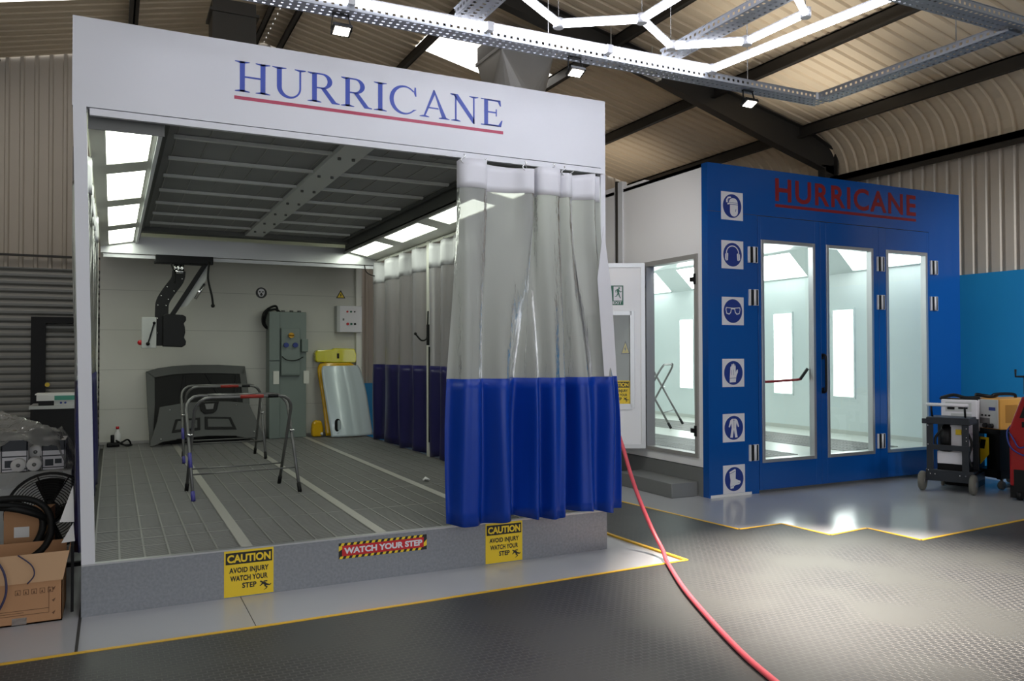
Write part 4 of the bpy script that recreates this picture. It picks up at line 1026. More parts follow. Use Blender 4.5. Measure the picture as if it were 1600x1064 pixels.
# car bonnet and boot lid leaning on the back wall
def panel(name, label, cat, outline, y0, ang, th, m, sub, loc):
    v, n = lean(None, ang); o = Vector((0, y0, HB + 0.004)); ca = math.cos(math.radians(ang))
    pts = [(x, (z - HB) / ca) for x, z in outline]
    T = thing(name, label, cat, loc)
    mb = MB(); mb.prism(pts, o, (1, 0, 0), v, n, -th); pn = obj('outer_panel', mb, m, T, bevel=0.006)
    for nm, sh, hgt, mm in sub:
        q = MB()
        for s in sh: q.prism([(x, (z - HB) / ca) for x, z in s], o, (1, 0, 0), v, n, hgt)
        obj(nm, q, mm, T, bevel=min(abs(hgt) * 0.4, 0.008))
    return T
top = [(.60, 1.36), (.75, 1.405), (.95, 1.435), (1.22, 1.452), (1.6, 1.45), (1.985, 1.425)]
panel('car_bonnet', 'dark underside of a car bonnet leaning on the back wall behind the boot lid', 'car bonnet', [(.646, .322), (2.03, .322), (2.03, .95)] + list(reversed(top)), 6.98, 14.5, 0.03, 'card_dark',
      [('rim', [[(.60, 1.36), (.75, 1.405), (.95, 1.435), (1.22, 1.452), (1.6, 1.45), (1.985, 1.425), (1.97, 1.30), (1.6, 1.32), (1.22, 1.325), (.95, 1.31), (.72, 1.27)],
                [(.60, 1.36), (.72, 1.27), (.72, .90), (.70, .50), (.72, .33), (.646, .322), (.62, .80)], [(1.985, 1.425), (2.03, .95), (2.03, .322), (1.93, .33), (1.93, .95), (1.90, 1.30)]], 0.018, 'carg'),
       ('brace', [[(1.05, .95), (1.10, 1.31), (1.14, 1.31), (1.10, .95)]], 0.012, 'black'), ('brace', [[(1.60, .95), (1.40, 1.32), (1.44, 1.32), (1.66, .95)]], 0.012, 'black'), ('brace', [[(1.80, .9), (1.84, 1.31), (1.87, 1.31), (1.85, .9)]], 0.012, 'black')], (1.3, 7.05, HB))
tg = [(.642, .325), (.70, .335), (.80, .38), (1.0, .405), (1.4, .43), (1.75, .42), (1.98, .375), (2.09, .325), (2.185, .33), (2.175, .40), (2.10, .60), (2.04, .74), (1.98, .89), (1.7, .92), (1.4, .93), (1.1, .918), (.765, .865), (.735, .68), (.68, .50), (.64, .40)]
panel('boot_lid', 'grey primered car boot lid standing in front of the dark bonnet', 'boot lid', tg, 6.70, 13, 0.05, 'carg',
      [('recess', [[(.92, .50), (1.30, .525), (1.30, .70), (.97, .685)], [(1.36, .53), (1.80, .51), (1.72, .69), (1.36, .71)]], 0.012, 'card_dark'),
       ('recess', [[(.96, .535), (1.26, .555), (1.26, .67), (1.0, .66)], [(1.40, .56), (1.74, .545), (1.69, .665), (1.40, .68)]], 0.016, 'carg'),
       ('latch', [[(1.28, .91), (1.56, .92), (1.53, .80), (1.48, .755), (1.36, .75), (1.31, .79)]], 0.03, 'card_dark'),
       ('latch_plate', [[(1.36, .89), (1.50, .895), (1.48, .81), (1.38, .80)]], 0.036, 'tube'),
       ('clips', [circ(.9, .82, .008, 8), circ(1.8, .86, .008, 8), circ(.78, .42, .009, 8), circ(2.04, .47, .009, 8), circ(1.22, .61, .011, 8), circ(1.05, .80, .012, 8)], 0.022, 'paper'),
       ('seal', [[(.98, .40), (1.4, .425), (1.8, .405), (1.8, .42), (1.4, .44), (.98, .415)]], 0.02, 'black')], (1.4, 6.75, HB))

# green-grey control cabinet
K = thing('control_cabinet', 'tall green grey floor cabinet with blue sockets against the back wall', 'cabinet', (2.6, 7.2, HB))
mb = MB(); mb.box((2.315, 7.12, HB + 0.003), (2.885, 7.385, 2.27)); obj('cabinet_body', mb, 'cab', K, bevel=0.008)
mb = MB(); mb.box((2.315, 7.08, 1.52), (2.47, 7.12, 2.27)); mb.box((2.315, 7.08, HB + 0.003), (2.47, 7.12, 1.50)); obj('side_cover', mb, 'cab', K, bevel=0.006)
mb = MB(); mb.box((2.49, 7.06, 1.28), (2.78, 7.12, 2.02)); fpn = obj('socket_panel', mb, 'cab', K, bevel=0.01)
mb = MB(); mb.cyl((2.635, 7.06, 1.905), (2.635, 7.01, 1.905), 0.042, 16); mb.cyl((2.60, 7.005, 1.905), (2.67, 7.005, 1.905), 0.012, 8); obj('brass_valve', mb, mat('brass', (170, 130, 50), 0.35, 0.9), fpn)
for x in (2.56, 2.70):
    mb = MB(); mb.cyl((x, 7.06, 1.755), (x, 7.015, 1.755), 0.038, 14); obj('socket', mb, 'signb', fpn)
mb = MB(); mb.tube(cr([(2.50, 7.05, 1.58), (2.56, 7.035, 1.53), (2.65, 7.03, 1.515), (2.74, 7.035, 1.53), (2.82, 7.05, 1.57)]), 0.008, 6); obj('cable', mb, 'cable', fpn)
mb = MB(); mb.box((2.50, 7.05, 1.30), (2.77, 7.065, 1.33)); obj('ledge', mb, 'cab', fpn)
mb = MB(); mb.box((2.80, 7.05, 1.65), (2.90, 7.12, 1.85)); obj('switch_cover', mb, 'cab', K, bevel=0.008)
for x in (2.375, 2.84):
    mb = MB(); mb.box((x, 7.065 if x < 2.5 else 7.10, 1.155), (x + 0.085, 7.115, 1.355)); obj('warning_label', mb, 'cream', K)
mb = MB(); mb.tube(cr([(2.30, 7.25, 2.02), (2.24, 7.22, 2.10), (2.25, 7.2, 2.24), (2.34, 7.2, 2.33), (2.44, 7.22, 2.36), (2.47, 7.25, 2.27)]), 0.018, 8); mb.tube(cr([(2.33, 7.25, 2.00), (2.27, 7.24, 2.10), (2.30, 7.2, 2.26), (2.42, 7.2, 2.31), (2.5, 7.22, 2.27)]), 0.018, 8); obj('top_hoses', mb, 'cable', K)
mb = MB()
for x in (2.55, 2.68, 2.80): mb.cyl((x, 7.25, 2.27), (x, 7.25, 2.30), 0.03, 10)
obj('top_fittings', mb, 'tube', K)

# wall mounted panel, warning signs
K = thing('switch_box', 'light grey wall panel with red and green buttons right of the cabinet', 'control panel', (3.6, 7.3, 1.96))
mb = MB(); mb.box((3.395, 7.22, 1.965), (3.80, PD - 0.004, 2.395)); obj('panel_box', mb, 'grey', K, bevel=0.008)
mb = MB(); mb.box((3.44, 7.212, 1.97), (3.80, 7.22, 2.39)); dr = obj('panel_door', mb, 'signw', K, bevel=0.003)
for x, z, c, r in ((3.56, 2.30, 'signr', .016), (3.62, 2.30, 'signg', .016), (3.68, 2.30, 'black', .012), (3.565, 2.10, 'signr', .022), (3.625, 2.10, 'signg', .018), (3.685, 2.10, 'black', .018)):
    mb = MB(); mb.cyl((x, 7.212, z), (x, 7.195, z), r, 12); obj('button', mb, c, dr)
mb = MB(); mb.box((3.485, 7.205, 2.155), (3.51, 7.212, 2.19)); obj('lock', mb, 'tube', dr)
o = Vector((3.50, PD - 0.0035, 2.525)); T = thing('warning_sign', 'yellow triangular electricity warning sign above the wall panel', 'sign', o)
U_, V_, N_ = (1, 0, 0), (0, 0, 1), (0, -1, 0)
m = MB(); m.prism([(-.078, 0), (.078, 0), (0, .135)], o, U_, V_, N_, 0.002); obj('sign_plate', m, 'signk', T)
m = MB(); m.prism([(-.055, .013), (.055, .013), (0, .108)], o, U_, V_, N_, 0.003); obj('yellow_face', m, 'signy', T)
m = MB(); m.prism([(.010, .09), (-.016, .05), (-.001, .05), (-.009, .016), (.016, .058), (.002, .058)], o, U_, V_, N_, 0.004); obj('lightning_bolt', m, 'signk', T)
o = Vector((2.245, PD - 0.0035, 2.575)); T = thing('mask_sign', 'round black sign with a white masked face on the back wall', 'sign', o)
m = MB(); m.prism(circ(0, 0, .085), o, U_, V_, N_, 0.002); obj('sign_plate', m, 'signk', T)
m = MB(); m.prism(arc(0, .012, .052, 0, 180, 12) + [(-.05, -.01), (-.035, -.04), (-.02, -.058), (.02, -.058), (.035, -.04), (.05, -.01)], o, U_, V_, N_, 0.003); obj('white_face', m, 'signw', T)
m = MB()
for s in (-1, 1): m.prism([(s * .008, .022), (s * .034, .026), (s * .036, .008), (s * .012, .005)], o, U_, V_, N_, 0.004)
m.prism([(-.008, 0), (.008, 0), (.022, -.03), (.012, -.045), (-.012, -.045), (-.022, -.03)], o, U_, V_, N_, 0.004); obj('mask', m, 'signk', T)

# yellow and silver body panels
def skin(T, name, pts_l, pts_r, y0, ang, bul, m, th=0.012, crease=None):
    """curved body panel between left and right edge point lists (x,z) from bottom to top"""
    rows = []; ta = math.tan(math.radians(ang)); N = 18
    L2, R2 = cr([(*p, 0) for p in pts_l], 6), cr([(*p, 0) for p in pts_r], 6)
    for a, b in zip(L2, R2):
        row = []
        for i in range(N + 1):
            t = i / N; x = a.x + (b.x - a.x) * t; z = a.y + (b.y - a.y) * t; bl = bul * (1 - (2 * t - 1) ** 2)
            if crease and abs(t - crease) < 0.06: bl += 0.012
            if crease and t > crease: bl -= 0.05 * (t - crease) / (1 - crease)
            row.append((x, y0 + (z - HB) * ta - bl, z))
        rows.append(row)
    q = MB(); q.grid(rows, True); return obj(name, q, m, T, solid=th)
T = thing('yellow_bodywork', 'amber yellow car panel mostly hidden behind the silver door', 'car panel', (3.4, 7.2, HB))
skin(T, 'panel_skin', [(3.17, .335), (3.14, .85), (3.09, 1.38), (3.20, 1.47)], [(3.75, .335), (3.72, .85), (3.70, 1.38), (3.62, 1.47)], 7.02, 12, 0.03, 'amber')
T = thing('yellow_spoiler', 'lime yellow car spoiler propped above the silver door', 'car part', (3.4, 7.25, 1.45))
mb = MB(); mb.prism([(3.06, 1.52), (3.08, 1.49), (3.34, 1.475), (3.70, 1.475), (3.72, 1.50), (3.72, 1.60), (3.69, 1.70), (3.36, 1.71), (3.34, 1.69), (3.08, 1.675), (3.055, 1.64)], (0, 7.39, 0), (1, 0, 0), (0, 0, 1), (0, -1, 0), 0.15); obj('spoiler_body', mb, 'yel', T, bevel=0.03)
mb = MB(); mb.prism([(3.40, 1.545), (3.435, 1.545), (3.435, 1.625), (3.40, 1.625)], (0, 7.24, 0), (1, 0, 0), (0, 0, 1), (0, -1, 0), 0.004); obj('slot', mb, 'black', T)
T = thing('yellow_mirror_cap', 'small amber yellow car mirror cap on the floor left of the silver door', 'car part', (3.05, 7.1, HB))
mb = MB(); mb.prism([(2.955, .325), (3.12, .325), (3.13, .45), (3.10, .575), (3.02, .585), (2.965, .55), (2.95, .44)], (0, 7.12, 0), (1, 0, 0), (0, 0, 1), (0, -1, 0), 0.13); obj('cap_body', mb, 'amber', T, bevel=0.03)
mb = MB(); mb.sphere((3.10, 6.985, .37), 0.025, 10); obj('clear_lens', mb, 'paper', T)
T = thing('silver_bodywork', 'silver car door skin leaning on the yellow panel by the rear curtain', 'car door', (3.5, 6.85, HB))
ds = skin(T, 'door_skin', [(3.204, .328), (3.175, .60), (3.15, .85), (3.12, 1.15), (3.112, 1.36), (3.14, 1.425)], [(3.874, .335), (3.845, .65), (3.82, .95), (3.78, 1.2), (3.742, 1.36), (3.70, 1.43)], 6.80, 14, 0.05, 'silver', 0.02, 0.62)
mb = MB(); mb.prism(arc(3.30, .56, .045, 0, 180, 8, .05) + arc(3.30, .46, .045, 180, 360, 8, .05), (0, 6.80, 0), (1, 0, 0), (0, 0, 1), (0, -1, 0), 0.012); obj('handle_recess', mb, 'black', ds)
mb = MB(); mb.prism(arc(3.315, .56, .02, 0, 180, 6, .03) + arc(3.315, .46, .02, 180, 360, 6, .03), (0, 6.79, 0), (1, 0, 0), (0, 0, 1), (0, -1, 0), 0.02); mb.cyl((3.30, 6.79, .39), (3.30, 6.77, .39), 0.014, 10); obj('door_handle', mb, 'silver', ds)

# small things on the grating
T = thing('spray_bottle', 'small clear bottle with red cap by the rear left of the bay', 'bottle', (0.22, 7.2, HB))
mb = MB(); mb.lathe([(0, .003), (.04, .003), (.042, .02), (.042, .17), (.018, .21), (.016, .235), (0, .235)], (0.235, 7.22, HB)); obj('bottle_body', mb, 'paper', T)
mb = MB(); mb.cyl((0.235, 7.22, HB + .235), (0.235, 7.22, HB + .27), 0.022, 12); obj('bottle_cap', mb, 'signr', T)
T = thing('air_tool', 'dark air tool with coiled cable on the grating by the clear bottle', 'tool', (0.22, 7.0, HB))
mb = MB(); mb.cyl((0.17, 7.05, HB + .03), (0.17, 7.05, HB + .17), 0.024, 10); mb.box((0.10, 7.0, HB + .003), (0.26, 7.12, HB + .06)); obj('tool_body', mb, 'black', T, bevel=0.01)
mb = MB(); mb.tube(cr([(0.12, 6.95, HB + .02), (0.25, 6.92, HB + .05), (0.36, 6.98, HB + .10), (0.40, 7.08, HB + .02), (0.30, 7.12, HB + .02), (0.22, 7.0, HB + .09), (0.34, 6.95, HB + .02), (0.42, 7.0, HB + .02)]), 0.012, 8); obj('tool_cable', mb, 'cable', T)
mb = MB(); cxp = Vector((2.98, 2.10, HB + 0.012)); mb.grid([[cxp + Vector((0, 0, 0)), cxp + Vector((.03, .01, .012)), cxp + Vector((.075, .0, 0.004))], [cxp + Vector((.01, .04, .006)), cxp + Vector((.045, .05, .03)), cxp + Vector((.08, .045, .008))], [cxp + Vector((.03, .08, 0)), cxp + Vector((.055, .085, .012)), cxp + Vector((.085, .08, 0))]])
tag(obj('paper_scrap', mb, 'paper', solid=0.004), 'small white crumpled scrap lying on the grating floor', 'paper')

# ================================================================ CLUTTER LEFT OF THE BAY
T = thing('cardboard_box', 'open brown shipping carton on the floor left of the grey plinth', 'box', (-0.42, 0.25, 0))
mb = MB(); x0, x1, y0, y1, h = -0.80, -0.10, 0.0, 0.46, 0.248
mb.box((x0, y0, 0.002), (x1, y0 + .006, h)); mb.box((x0, y1 - .006, 0.002), (x1, y1, h)); mb.box((x0, y0, .002), (x0 + .006, y1, h)); mb.box((x1 - .006, y0, .002), (x1, y1, h)); mb.box((x0, y0, .002), (x1, y1, .01)); bxo = obj('carton', mb, 'card', T)
mb = MB(); mb.prism([(x0, 0), (x1 + .002, 0), (x1 + .036, .17), (x0, .165)], (0, y0 - .002, h), (1, 0, 0), Vector((0, .03, 1)).normalized(), (0, -1, 0), 0.005); obj('flap', mb, 'cardd', T)
mb = MB(); mb.prism([(0, 0), (.44, 0), (.42, .16), (.02, .16)], (x1 - .004, y0 + .01, h), (0, 1, 0), Vector((.25, 0, 1)).normalized(), (-1, 0, 0), 0.004); 
mb.prism([(x0, 0), (x1, 0), (x1, .15), (x0, .15)], (0, y1, h), (1, 0, 0), Vector((0, .4, 1)).normalized(), (0, -1, 0), 0.004)
obj('flap', mb, 'card', T)
mb = MB()
for k in range(5):
    xx = -0.345 + k * 0.042
    mb.prism([(0, 0), (.026, 0), (.026, .003), (0, .003)], (xx, y0, .178), (1, 0, 0), (0, 0, 1), (0, -1, 0), .001); mb.prism([(0, 0), (.026, 0), (.026, .003), (0, .003)], (xx, y0, .206), (1, 0, 0), (0, 0, 1), (0, -1, 0), .001)
    mb.prism([(0, 0), (.003, 0), (.003, .031), (0, .031)], (xx, y0, .178), (1, 0, 0), (0, 0, 1), (0, -1, 0), .001); mb.prism([(0, 0), (.003, 0), (.003, .031), (0, .031)], (xx + .025, y0, .178), (1, 0, 0), (0, 0, 1), (0, -1, 0), .001)
    mb.prism([(.007, .006), (.019, .006), (.013, .024)], (xx, y0, .178), (1, 0, 0), (0, 0, 1), (0, -1, 0), .001)
for z, a, b in ((.085, -.45, -.17), (.058, -.45, -.17), (.072, -.44, -.30)): mb.box((a, y0 - .001, z), (b, y0, z + .003))
mb.box((-.172, y0 - .001, .058), (-.169, y0, .215))
for z in (.20, .13, .055): mb.prism([(-.155, z), (-.135, z + .012), (-.145, z - .012)], (0, y0, 0), (1, 0, 0), (0, 0, 1), (0, -1, 0), .001)
obj('printing', mb, 'print', bxo)
mb = MB(); mb.box((-.36, y0 - .0015, .004), (-.285, y0, .045)); obj('packing_tape', mb, 'film', bxo)
T = thing('plastic_tub', 'black round plastic tub behind the open shipping carton', 'tub', (-0.48, 0.86, 0))
mb = MB(); mb.lathe([(0, .004), (.30, .004), (.34, .19), (.36, .20), (.36, .235), (.335, .235), (.325, .20), (.29, .03), (0, .03)], (-0.48, 0.90, 0), n=28); obj('tub_body', mb, 'black', T)
T = thing('cardboard_box', 'small brown carton with white label inside the coiled hose', 'box', (-0.335, 0.80, 0.03))
mt = Matrix.Translation((-0.335, 0.80, 0.0)) @ Matrix.Rotation(math.radians(-8), 4, 'Z')
mb = MB(); mb.box((-.13, -.1, .032), (.13, .12, .56), mt); bxo = obj('carton', mb, 'card', T)
mb = MB(); mb.box((-.07, -.102, .385), (.02, -.1, .455), mt); obj('label_sticker', mb, 'paper', bxo)
mb = MB()
for k, (cx_, cz_, r0, r1, dy) in enumerate(((-.47, .47, .28, .215, -.02), (-.50, .465, .255, .18, 0.03), (-.45, .44, .25, .165, .06))):
    pts = [(cx_ + r0 * math.cos(t), 0.56 + dy + .05 * math.sin(2 * t + k), cz_ + r1 * math.sin(t) + .012 * math.sin(3 * t + k)) for t in [2 * math.pi * i / 40 for i in range(40)]]
    mb.tube(pts, 0.022, 10, closed=True)
hc = obj('coiled_hose', mb, 'cable'); tag(hc, 'thick black coiled hose looped over the small labelled carton', 'hose')
mb = MB(); mb.tube(cr([(-.25, .55, .30), (-.19, .5, .27), (-.15, .5, .30)]), 0.012, 8); mb.cyl((-.25, .56, .29), (-.20, .52, .28), .022, 8); obj('hose_fitting', mb, 'tube', hc)
mb = MB(); mb.tube(cr([(-.46, -.03, .44), (-.40, -.045, .34), (-.385, -.05, .22), (-.42, -.05, .12), (-.47, -.03, .06)]), 0.007, 6); mb.tube(cr([(-.33, -.02, .42), (-.26, -.04, .36), (-.245, -.04, .30), (-.28, -.035, .25)]), 0.004, 6); tag(obj('loose_cable', mb, mat('navy_cable', (46, 44, 78), 0.5)), 'thin dark cable hanging over the open carton flap', 'cable')
# pedestal fan
T = thing('floor_fan', 'black wire grille floor fan behind the coiled hose', 'fan', (-0.30, 1.3, 0))
fc = Vector((-0.25, 1.30, 0.45)); 
ft = Matrix.Translation(fc) @ Matrix.Rotation(math.radians(-18), 4, 'X')
mb = MB()
for r in [0.045 + 0.0185 * k for k in range(13)]:
    mb.tube([ft @ Vector((r * math.cos(t), -0.07 * math.sqrt(max(0, 1 - (r / .30) ** 2)) , r * math.sin(t))) for t in [2 * math.pi * i / 36 for i in range(36)]], 0.0032, 5, closed=True)
for k in range(8):
    a = 2 * math.pi * k / 8 + 0.3; mb.tube([ft @ Vector((r * math.cos(a), -0.074 * math.sqrt(max(0, 1 - (r / .30) ** 2)), r * math.sin(a))) for r in (0.03, .1, .17, .23, .272)], 0.005, 5)
obj('grille', mb, 'black', T)
mb = MB(); mb.tube([ft @ Vector((.28 * math.cos(t), 0, .28 * math.sin(t))) for t in [2 * math.pi * i / 40 for i in range(40)]], 0.011, 8, closed=True); obj('rim', mb, 'black', T)
mb = MB()
for k in range(4):
    a = 2 * math.pi * k / 4; rows = []
    for r in (0.05, .12, .19, .25):
        rows.append([ft @ Vector((r * math.cos(a + w), 0.03 + 0.05 * w, r * math.sin(a + w))) for w in (-.42, -.2, .0, .2, .42)])
    mb.grid(rows, True)
obj('blades', mb, 'blackm', T, solid=0.003)
mb = MB(); mb.cyl(ft @ Vector((0, 0.02, 0)), ft @ Vector((0, 0.2, 0)), 0.075, 14); mb.cyl(ft @ Vector((0, 0.0, 0)), ft @ Vector((0, 0.05, 0)), 0.045, 12); obj('motor', mb, 'black', T)
mb = MB(); mb.tube([(-0.24, 1.40, 0.0), (-0.24, 1.40, 0.50)], 0.02, 8); mb.bar((-0.45, 1.40, 0.015), (-0.03, 1.40, 0.015), 0.05, 0.03); mb.bar((-0.24, 1.2, 0.015), (-0.24, 1.6, 0.015), 0.05, 0.03); obj('stand', mb, 'blackm', T)

# wrapped stock behind the fan
def stock(x0, x1, y0, y1, z0, z1, label, printed):
    T = thing('stock_carton', label, 'box', ((x0 + x1) / 2, (y0 + y1) / 2, z0))
    m = MB(); m.box((x0, y0, z0), (x1, y1, z1)); b = obj('carton', m, 'signw' if printed else 'grey', T)
    if printed:
        w, h = x1 - x0, z1 - z0; m = MB()
        m.box((x0, y0 - .002, z1 - .34 * h), (x1, y0, z1)); m.box((x0 + .06 * w, y0 - .002, z0 + .46 * h), (x1 - .06 * w, y0, z0 + .50 * h)); m.box((x0 + .06 * w, y0 - .002, z0 + .06 * h), (x1 - .06 * w, y0, z0 + .09 * h))
        m.box((x0 + .02 * w, y0 - .002, z0), (x0 + .06 * w, y0, z1)); m.box((x1 - .06 * w, y0 - .002, z0), (x1 - .02 * w, y0, z1)); m.box((x0 + .15 * w, y0 - .002, z0 + .13 * h), (x0 + .5 * w, y0, z0 + .36 * h)); m.box((x0 + .56 * w, y0 - .002, z0 + .2 * h), (x0 + .85 * w, y0, z0 + .36 * h))
        obj('printing', m, 'cart', b)
    return T
stock(-1.25, -.14, 2.12, 2.75, 0.0, .64, 'grey stock crate under the wrapped cartons and rolls', False)
stock(-1.02, -.845, 2.20, 2.62, .643, .98, 'printed carton at the frame edge among wrapped stock', True)
stock(-.655, -.46, 2.20, 2.62, .643, .90, 'white printed carton behind the left white roll', True)
stock(-.365, -.19, 2.22, 2.62, .643, .885, 'white printed carton right of the white rolls, under clear film', True)
def roll(x, y, z, label):
    T = thing('paper_roll', label, 'paper roll', (x, y, z - .056), 0, 'white rolls on the grey crate')
    m = MB(); m.lathe([(.014, 0), (.050, 0), (.055, .006), (.055, .16), (.050, .166), (.014, .166), (.014, 0)], (x, y, z), 'y', 24); obj('roll_body', m, 'paper', T)
    m = MB(); m.lathe([(.004, -.003), (.014, -.003), (.016, 0), (.016, .02), (.004, .02)], (x, y, z), 'y', 14); obj('core', m, 'tube', T)
roll(-.525, 2.02 + .115, .643 + .057, 'white roll in front, left of the pair'); roll(-.412, 2.02 + .115, .643 + .057, 'white roll in front, right of the pair'); roll(-.418, 2.34, .643 + .14, 'white roll standing behind the front pair')
# clear film thrown over the stock
rows = []; rnd = random.Random(4)
for j in range(15):
    v = j / 14; row = []
    for i in range(29):
        u_ = i / 28; x = -1.2 + 1.07 * u_
        y = 2.16 + 0.58 * v; z = 0.96 + 0.05 * math.sin(3.1 * u_ + 1.2) + 0.045 * math.sin(9 * u_ + 4 * v) + 0.02 * math.sin(23 * u_ + 11 * v) + .07 * v
        if v < 0.2: z -= (0.2 - v) * (0.5 + 0.3 * math.sin(8 * u_)); y -= 0.02 * math.sin(30 * u_ + 2 * j)
        if u_ > 0.90: z -= (u_ - 0.90) * 2.6
        row.append((x + rnd.uniform(-.008, .008), y, z + rnd.uniform(-.012, .012)))
    rows.append(row)
mb = MB(); mb.grid(rows, True); tag(obj('plastic_film', mb, 'film'), 'crinkled clear plastic film draped over the stock cartons', 'plastic film')
mb = MB(); rows = []
for j in range(7):
    rows.append([(-1.2 + 1.0 * i / 24, 2.10 - .05 * j / 6 + .01 * math.sin(i * 1.3 + j), .65 - .12 * j / 6 + .006 * math.sin(i * 2.1)) for i in range(25)])
mb.grid(rows, True); tag(obj('plastic_film', mb, 'film'), 'strip of clear film hanging below the white rolls', 'plastic film')
# bench with a printer-like unit near the shutter
T = thing('work_bench', 'dark bench with a pale top in front of the roller shutter', 'bench', (-0.45, 6.8, 0))
mb = MB(); mb.box((-0.80, 6.5, .905), (-0.08, 7.2, .945)); obj('bench_top', mb, 'grey', T)
mb = MB(); mb.box((-0.78, 6.55, 0), (-0.10, 7.15, .905)); obj('bench_body', mb, 'black', T)
T = thing('bench_instrument', 'white and teal instrument box on the dark bench', 'instrument', (-0.45, 6.8, .945))
mb = MB(); mb.box((-0.72, 6.56, 1.01), (-0.12, 7.0, 1.085)); mb.box((-0.74, 6.6, 1.085), (-0.12, 7.0, 1.10)); obj('case', mb, 'paper', T)
mb = MB(); mb.box((-0.70, 6.58, .946), (-0.52, 7.0, 1.01)); obj('dark_side', mb, 'black', T)
mb = MB(); mb.box((-0.52, 6.57, .946), (-0.12, 7.0, 1.01)); fpn = obj('front_panel', mb, 'grey', T)
mb = MB(); mb.box((-0.515, 6.553, 1.015), (-0.12, 6.56, 1.075)); obj('teal_panel', mb, 'teal', T)
mb = MB()
for x in (-.44, -.39, -.22): mb.cyl((x, 6.57, .98), (x, 6.56, .98), .014, 10)
obj('knobs', mb, 'signb', fpn)
# folded white card beside the post
T = thing('folded_card', 'folded white card pieces leaning beside the white corner post', 'card', (-0.08, .16, .3))
mb = MB(); mb.prism([(-.052, .79), (-.125, .565), (-.045, .56)], (0, .15, 0), (1, 0, 0), (0, 0, 1), (0, 1, 0), .004); mb.prism([(-.05, .555), (-.115, .435), (-.04, .44)], (0, .15, 0), (1, 0, 0), (0, 0, 1), (0, 1, 0), .004)
obj('card_sheet', mb, 'paper', T); mb = MB(); mb.box((-.062, .155, 0.0), (-.045, .17, .78)); obj('support', mb, 'blackm', T)

# ================================================================ WELDERS AND RED MACHINE RIGHT OF THE BLUE BOOTH
CR = math.radians(-68.4)
T = thing('welding_cart', 'charcoal steel welding cart on wheels before the last blue door', 'cart', (8.70, 0.70, 0), CR)
for x in (0.045, 0.415):
    for y in (0.02, 0.5):
        m = MB(); m.box((x - .035, y - .015, 0.14), (x + .035, y + .015, 0.82)); obj('frame_post', m, 'cart', T, local=True, bevel=0.004)
m = MB(); m.box((0.0, 0.0, .12), (.50, .03, .25)); m.box((0.03, 0.03, .20), (.46, .55, .22)); m.box((0.0, .03, .12), (.02, .55, .2)); m.box((.48, .03, .12), (.50, .55, .2)); obj('base_plate', m, 'cart', T, local=True, bevel=0.004)
for y in (0.0, .48):
    m = MB(); m.box((0.03, y, .48), (.46, y + .025, .54)); obj('mid_rail', m, 'cart', T, local=True)
m = MB(); m.prism([(-.015, .78), (.02, .86), (.46, .86), (.475, .80), (.475, .78)], (0, -.02, 0), (1, 0, 0), (0, 0, 1), (0, 1, 0), .34); m.box((-.03, -.03, .78), (.02, .0, .84)); obj('top_tray', m, 'cart', T, local=True, bevel=0.006)
m = MB()
for x in (.05, .40): m.tube([(x, .1, .84), (x, .06, 1.0)], .012, 8)
obj('handle_brackets', m, 'blackm', T, local=True)
m = MB(); m.tube([(.0, .06, 1.0), (.44, .06, 1.0)], .02, 10); obj('handle', m, 'signw', T, local=True)
for x, nm in ((-.03, 'wheel'), (.50, 'wheel')):
    m = MB(); m.lathe([(.0, -.028), (.10, -.028), (.112, -.016), (.112, .016), (.10, .028), (0, .028)], (x, -.02, .113), 'x', 22); w = obj('wheel', m, 'tyre', T, local=True)
    m = MB(); m.cyl((x - .034, -.02, .113), (x + .034, -.02, .113), .035, 12); obj('hub', m, 'tube', w, local=True)
for x in (.06, .42):
    m = MB(); m.lathe([(0, -.014), (.042, -.014), (.042, .014), (0, .014)], (x, .50, .043), 'x', 16); obj('caster', m, 'tyre', T, local=True)
m = MB()
for x, z in ((.03, .76), (.03, .54), (.03, .24), (.43, .74), (.43, .64), (.43, .60), (.05, .20), (.36, .20), (.42, .20), (.10, .20)): m = MB(); m.sphere((x, -.003 if z > .3 else -.002, z), .008, 6); obj('bolt', m, 'chrome', T, local=True)
T = thing('welding_machine', 'white and black welding machine standing in the charcoal cart', 'welding machine', (8.70, 0.70, 0.22), CR)
m = MB(); m.box((.10, .10, .005), (.40, .46, .10)); obj('bottle_tray', m, 'black', T, local=True)
m = MB(); m.box((.11, .06, .10), (.40, .44, .24)); obj('lower_case', m, 'signw', T, local=True, bevel=0.006)
m = MB(); m.box((.24, .10, .24), (.40, .44, .55)); obj('middle_case', m, 'signw', T, local=True, bevel=0.006)
m = MB(); m.lathe([(0, -.05), (.14, -.05), (.15, -.03), (.15, .03), (.14, .05), (0, .05)], (.20, .16, .40), 'x', 24); obj('wire_spool', m, 'black', T, local=True)
m = MB(); m.tube(cr([(.18, .05, .50), (.10, .04, .40), (.12, .03, .28), (.24, .03, .26), (.34, .04, .30)]), .016, 8); m.tube(cr([(.42, .04, .50), (.47, .06, .35), (.44, .05, .2), (.47, .06, .08)]), .014, 8); obj('torch_cable', m, 'cable', T, local=True)
m = MB(); m.box((.30, .085, .44), (.36, .10, .50)); obj('yellow_label', m, 'signy', T, local=True)
T = thing('wire_feeder', 'grey and white wire feeder unit behind the charcoal cart handle', 'welding machine', (9.27, 0.86, 0.0), CR)
m = MB(); m.box((.0, .0, .0), (.36, .34, .66)); obj('stand', m, 'black', T, local=True)
m = MB(); m.box((-.03, -.02, .66), (.36, .40, 1.04)); obj('case', m, 'signw', T, local=True, bevel=0.01)
m = MB(); m.box((0.02, -.024, .90), (.30, -.02, 1.01)); m.box((.08, -.026, .84), (.30, -.02, .875)); obj('control_plate', m, 'grey', T, local=True)
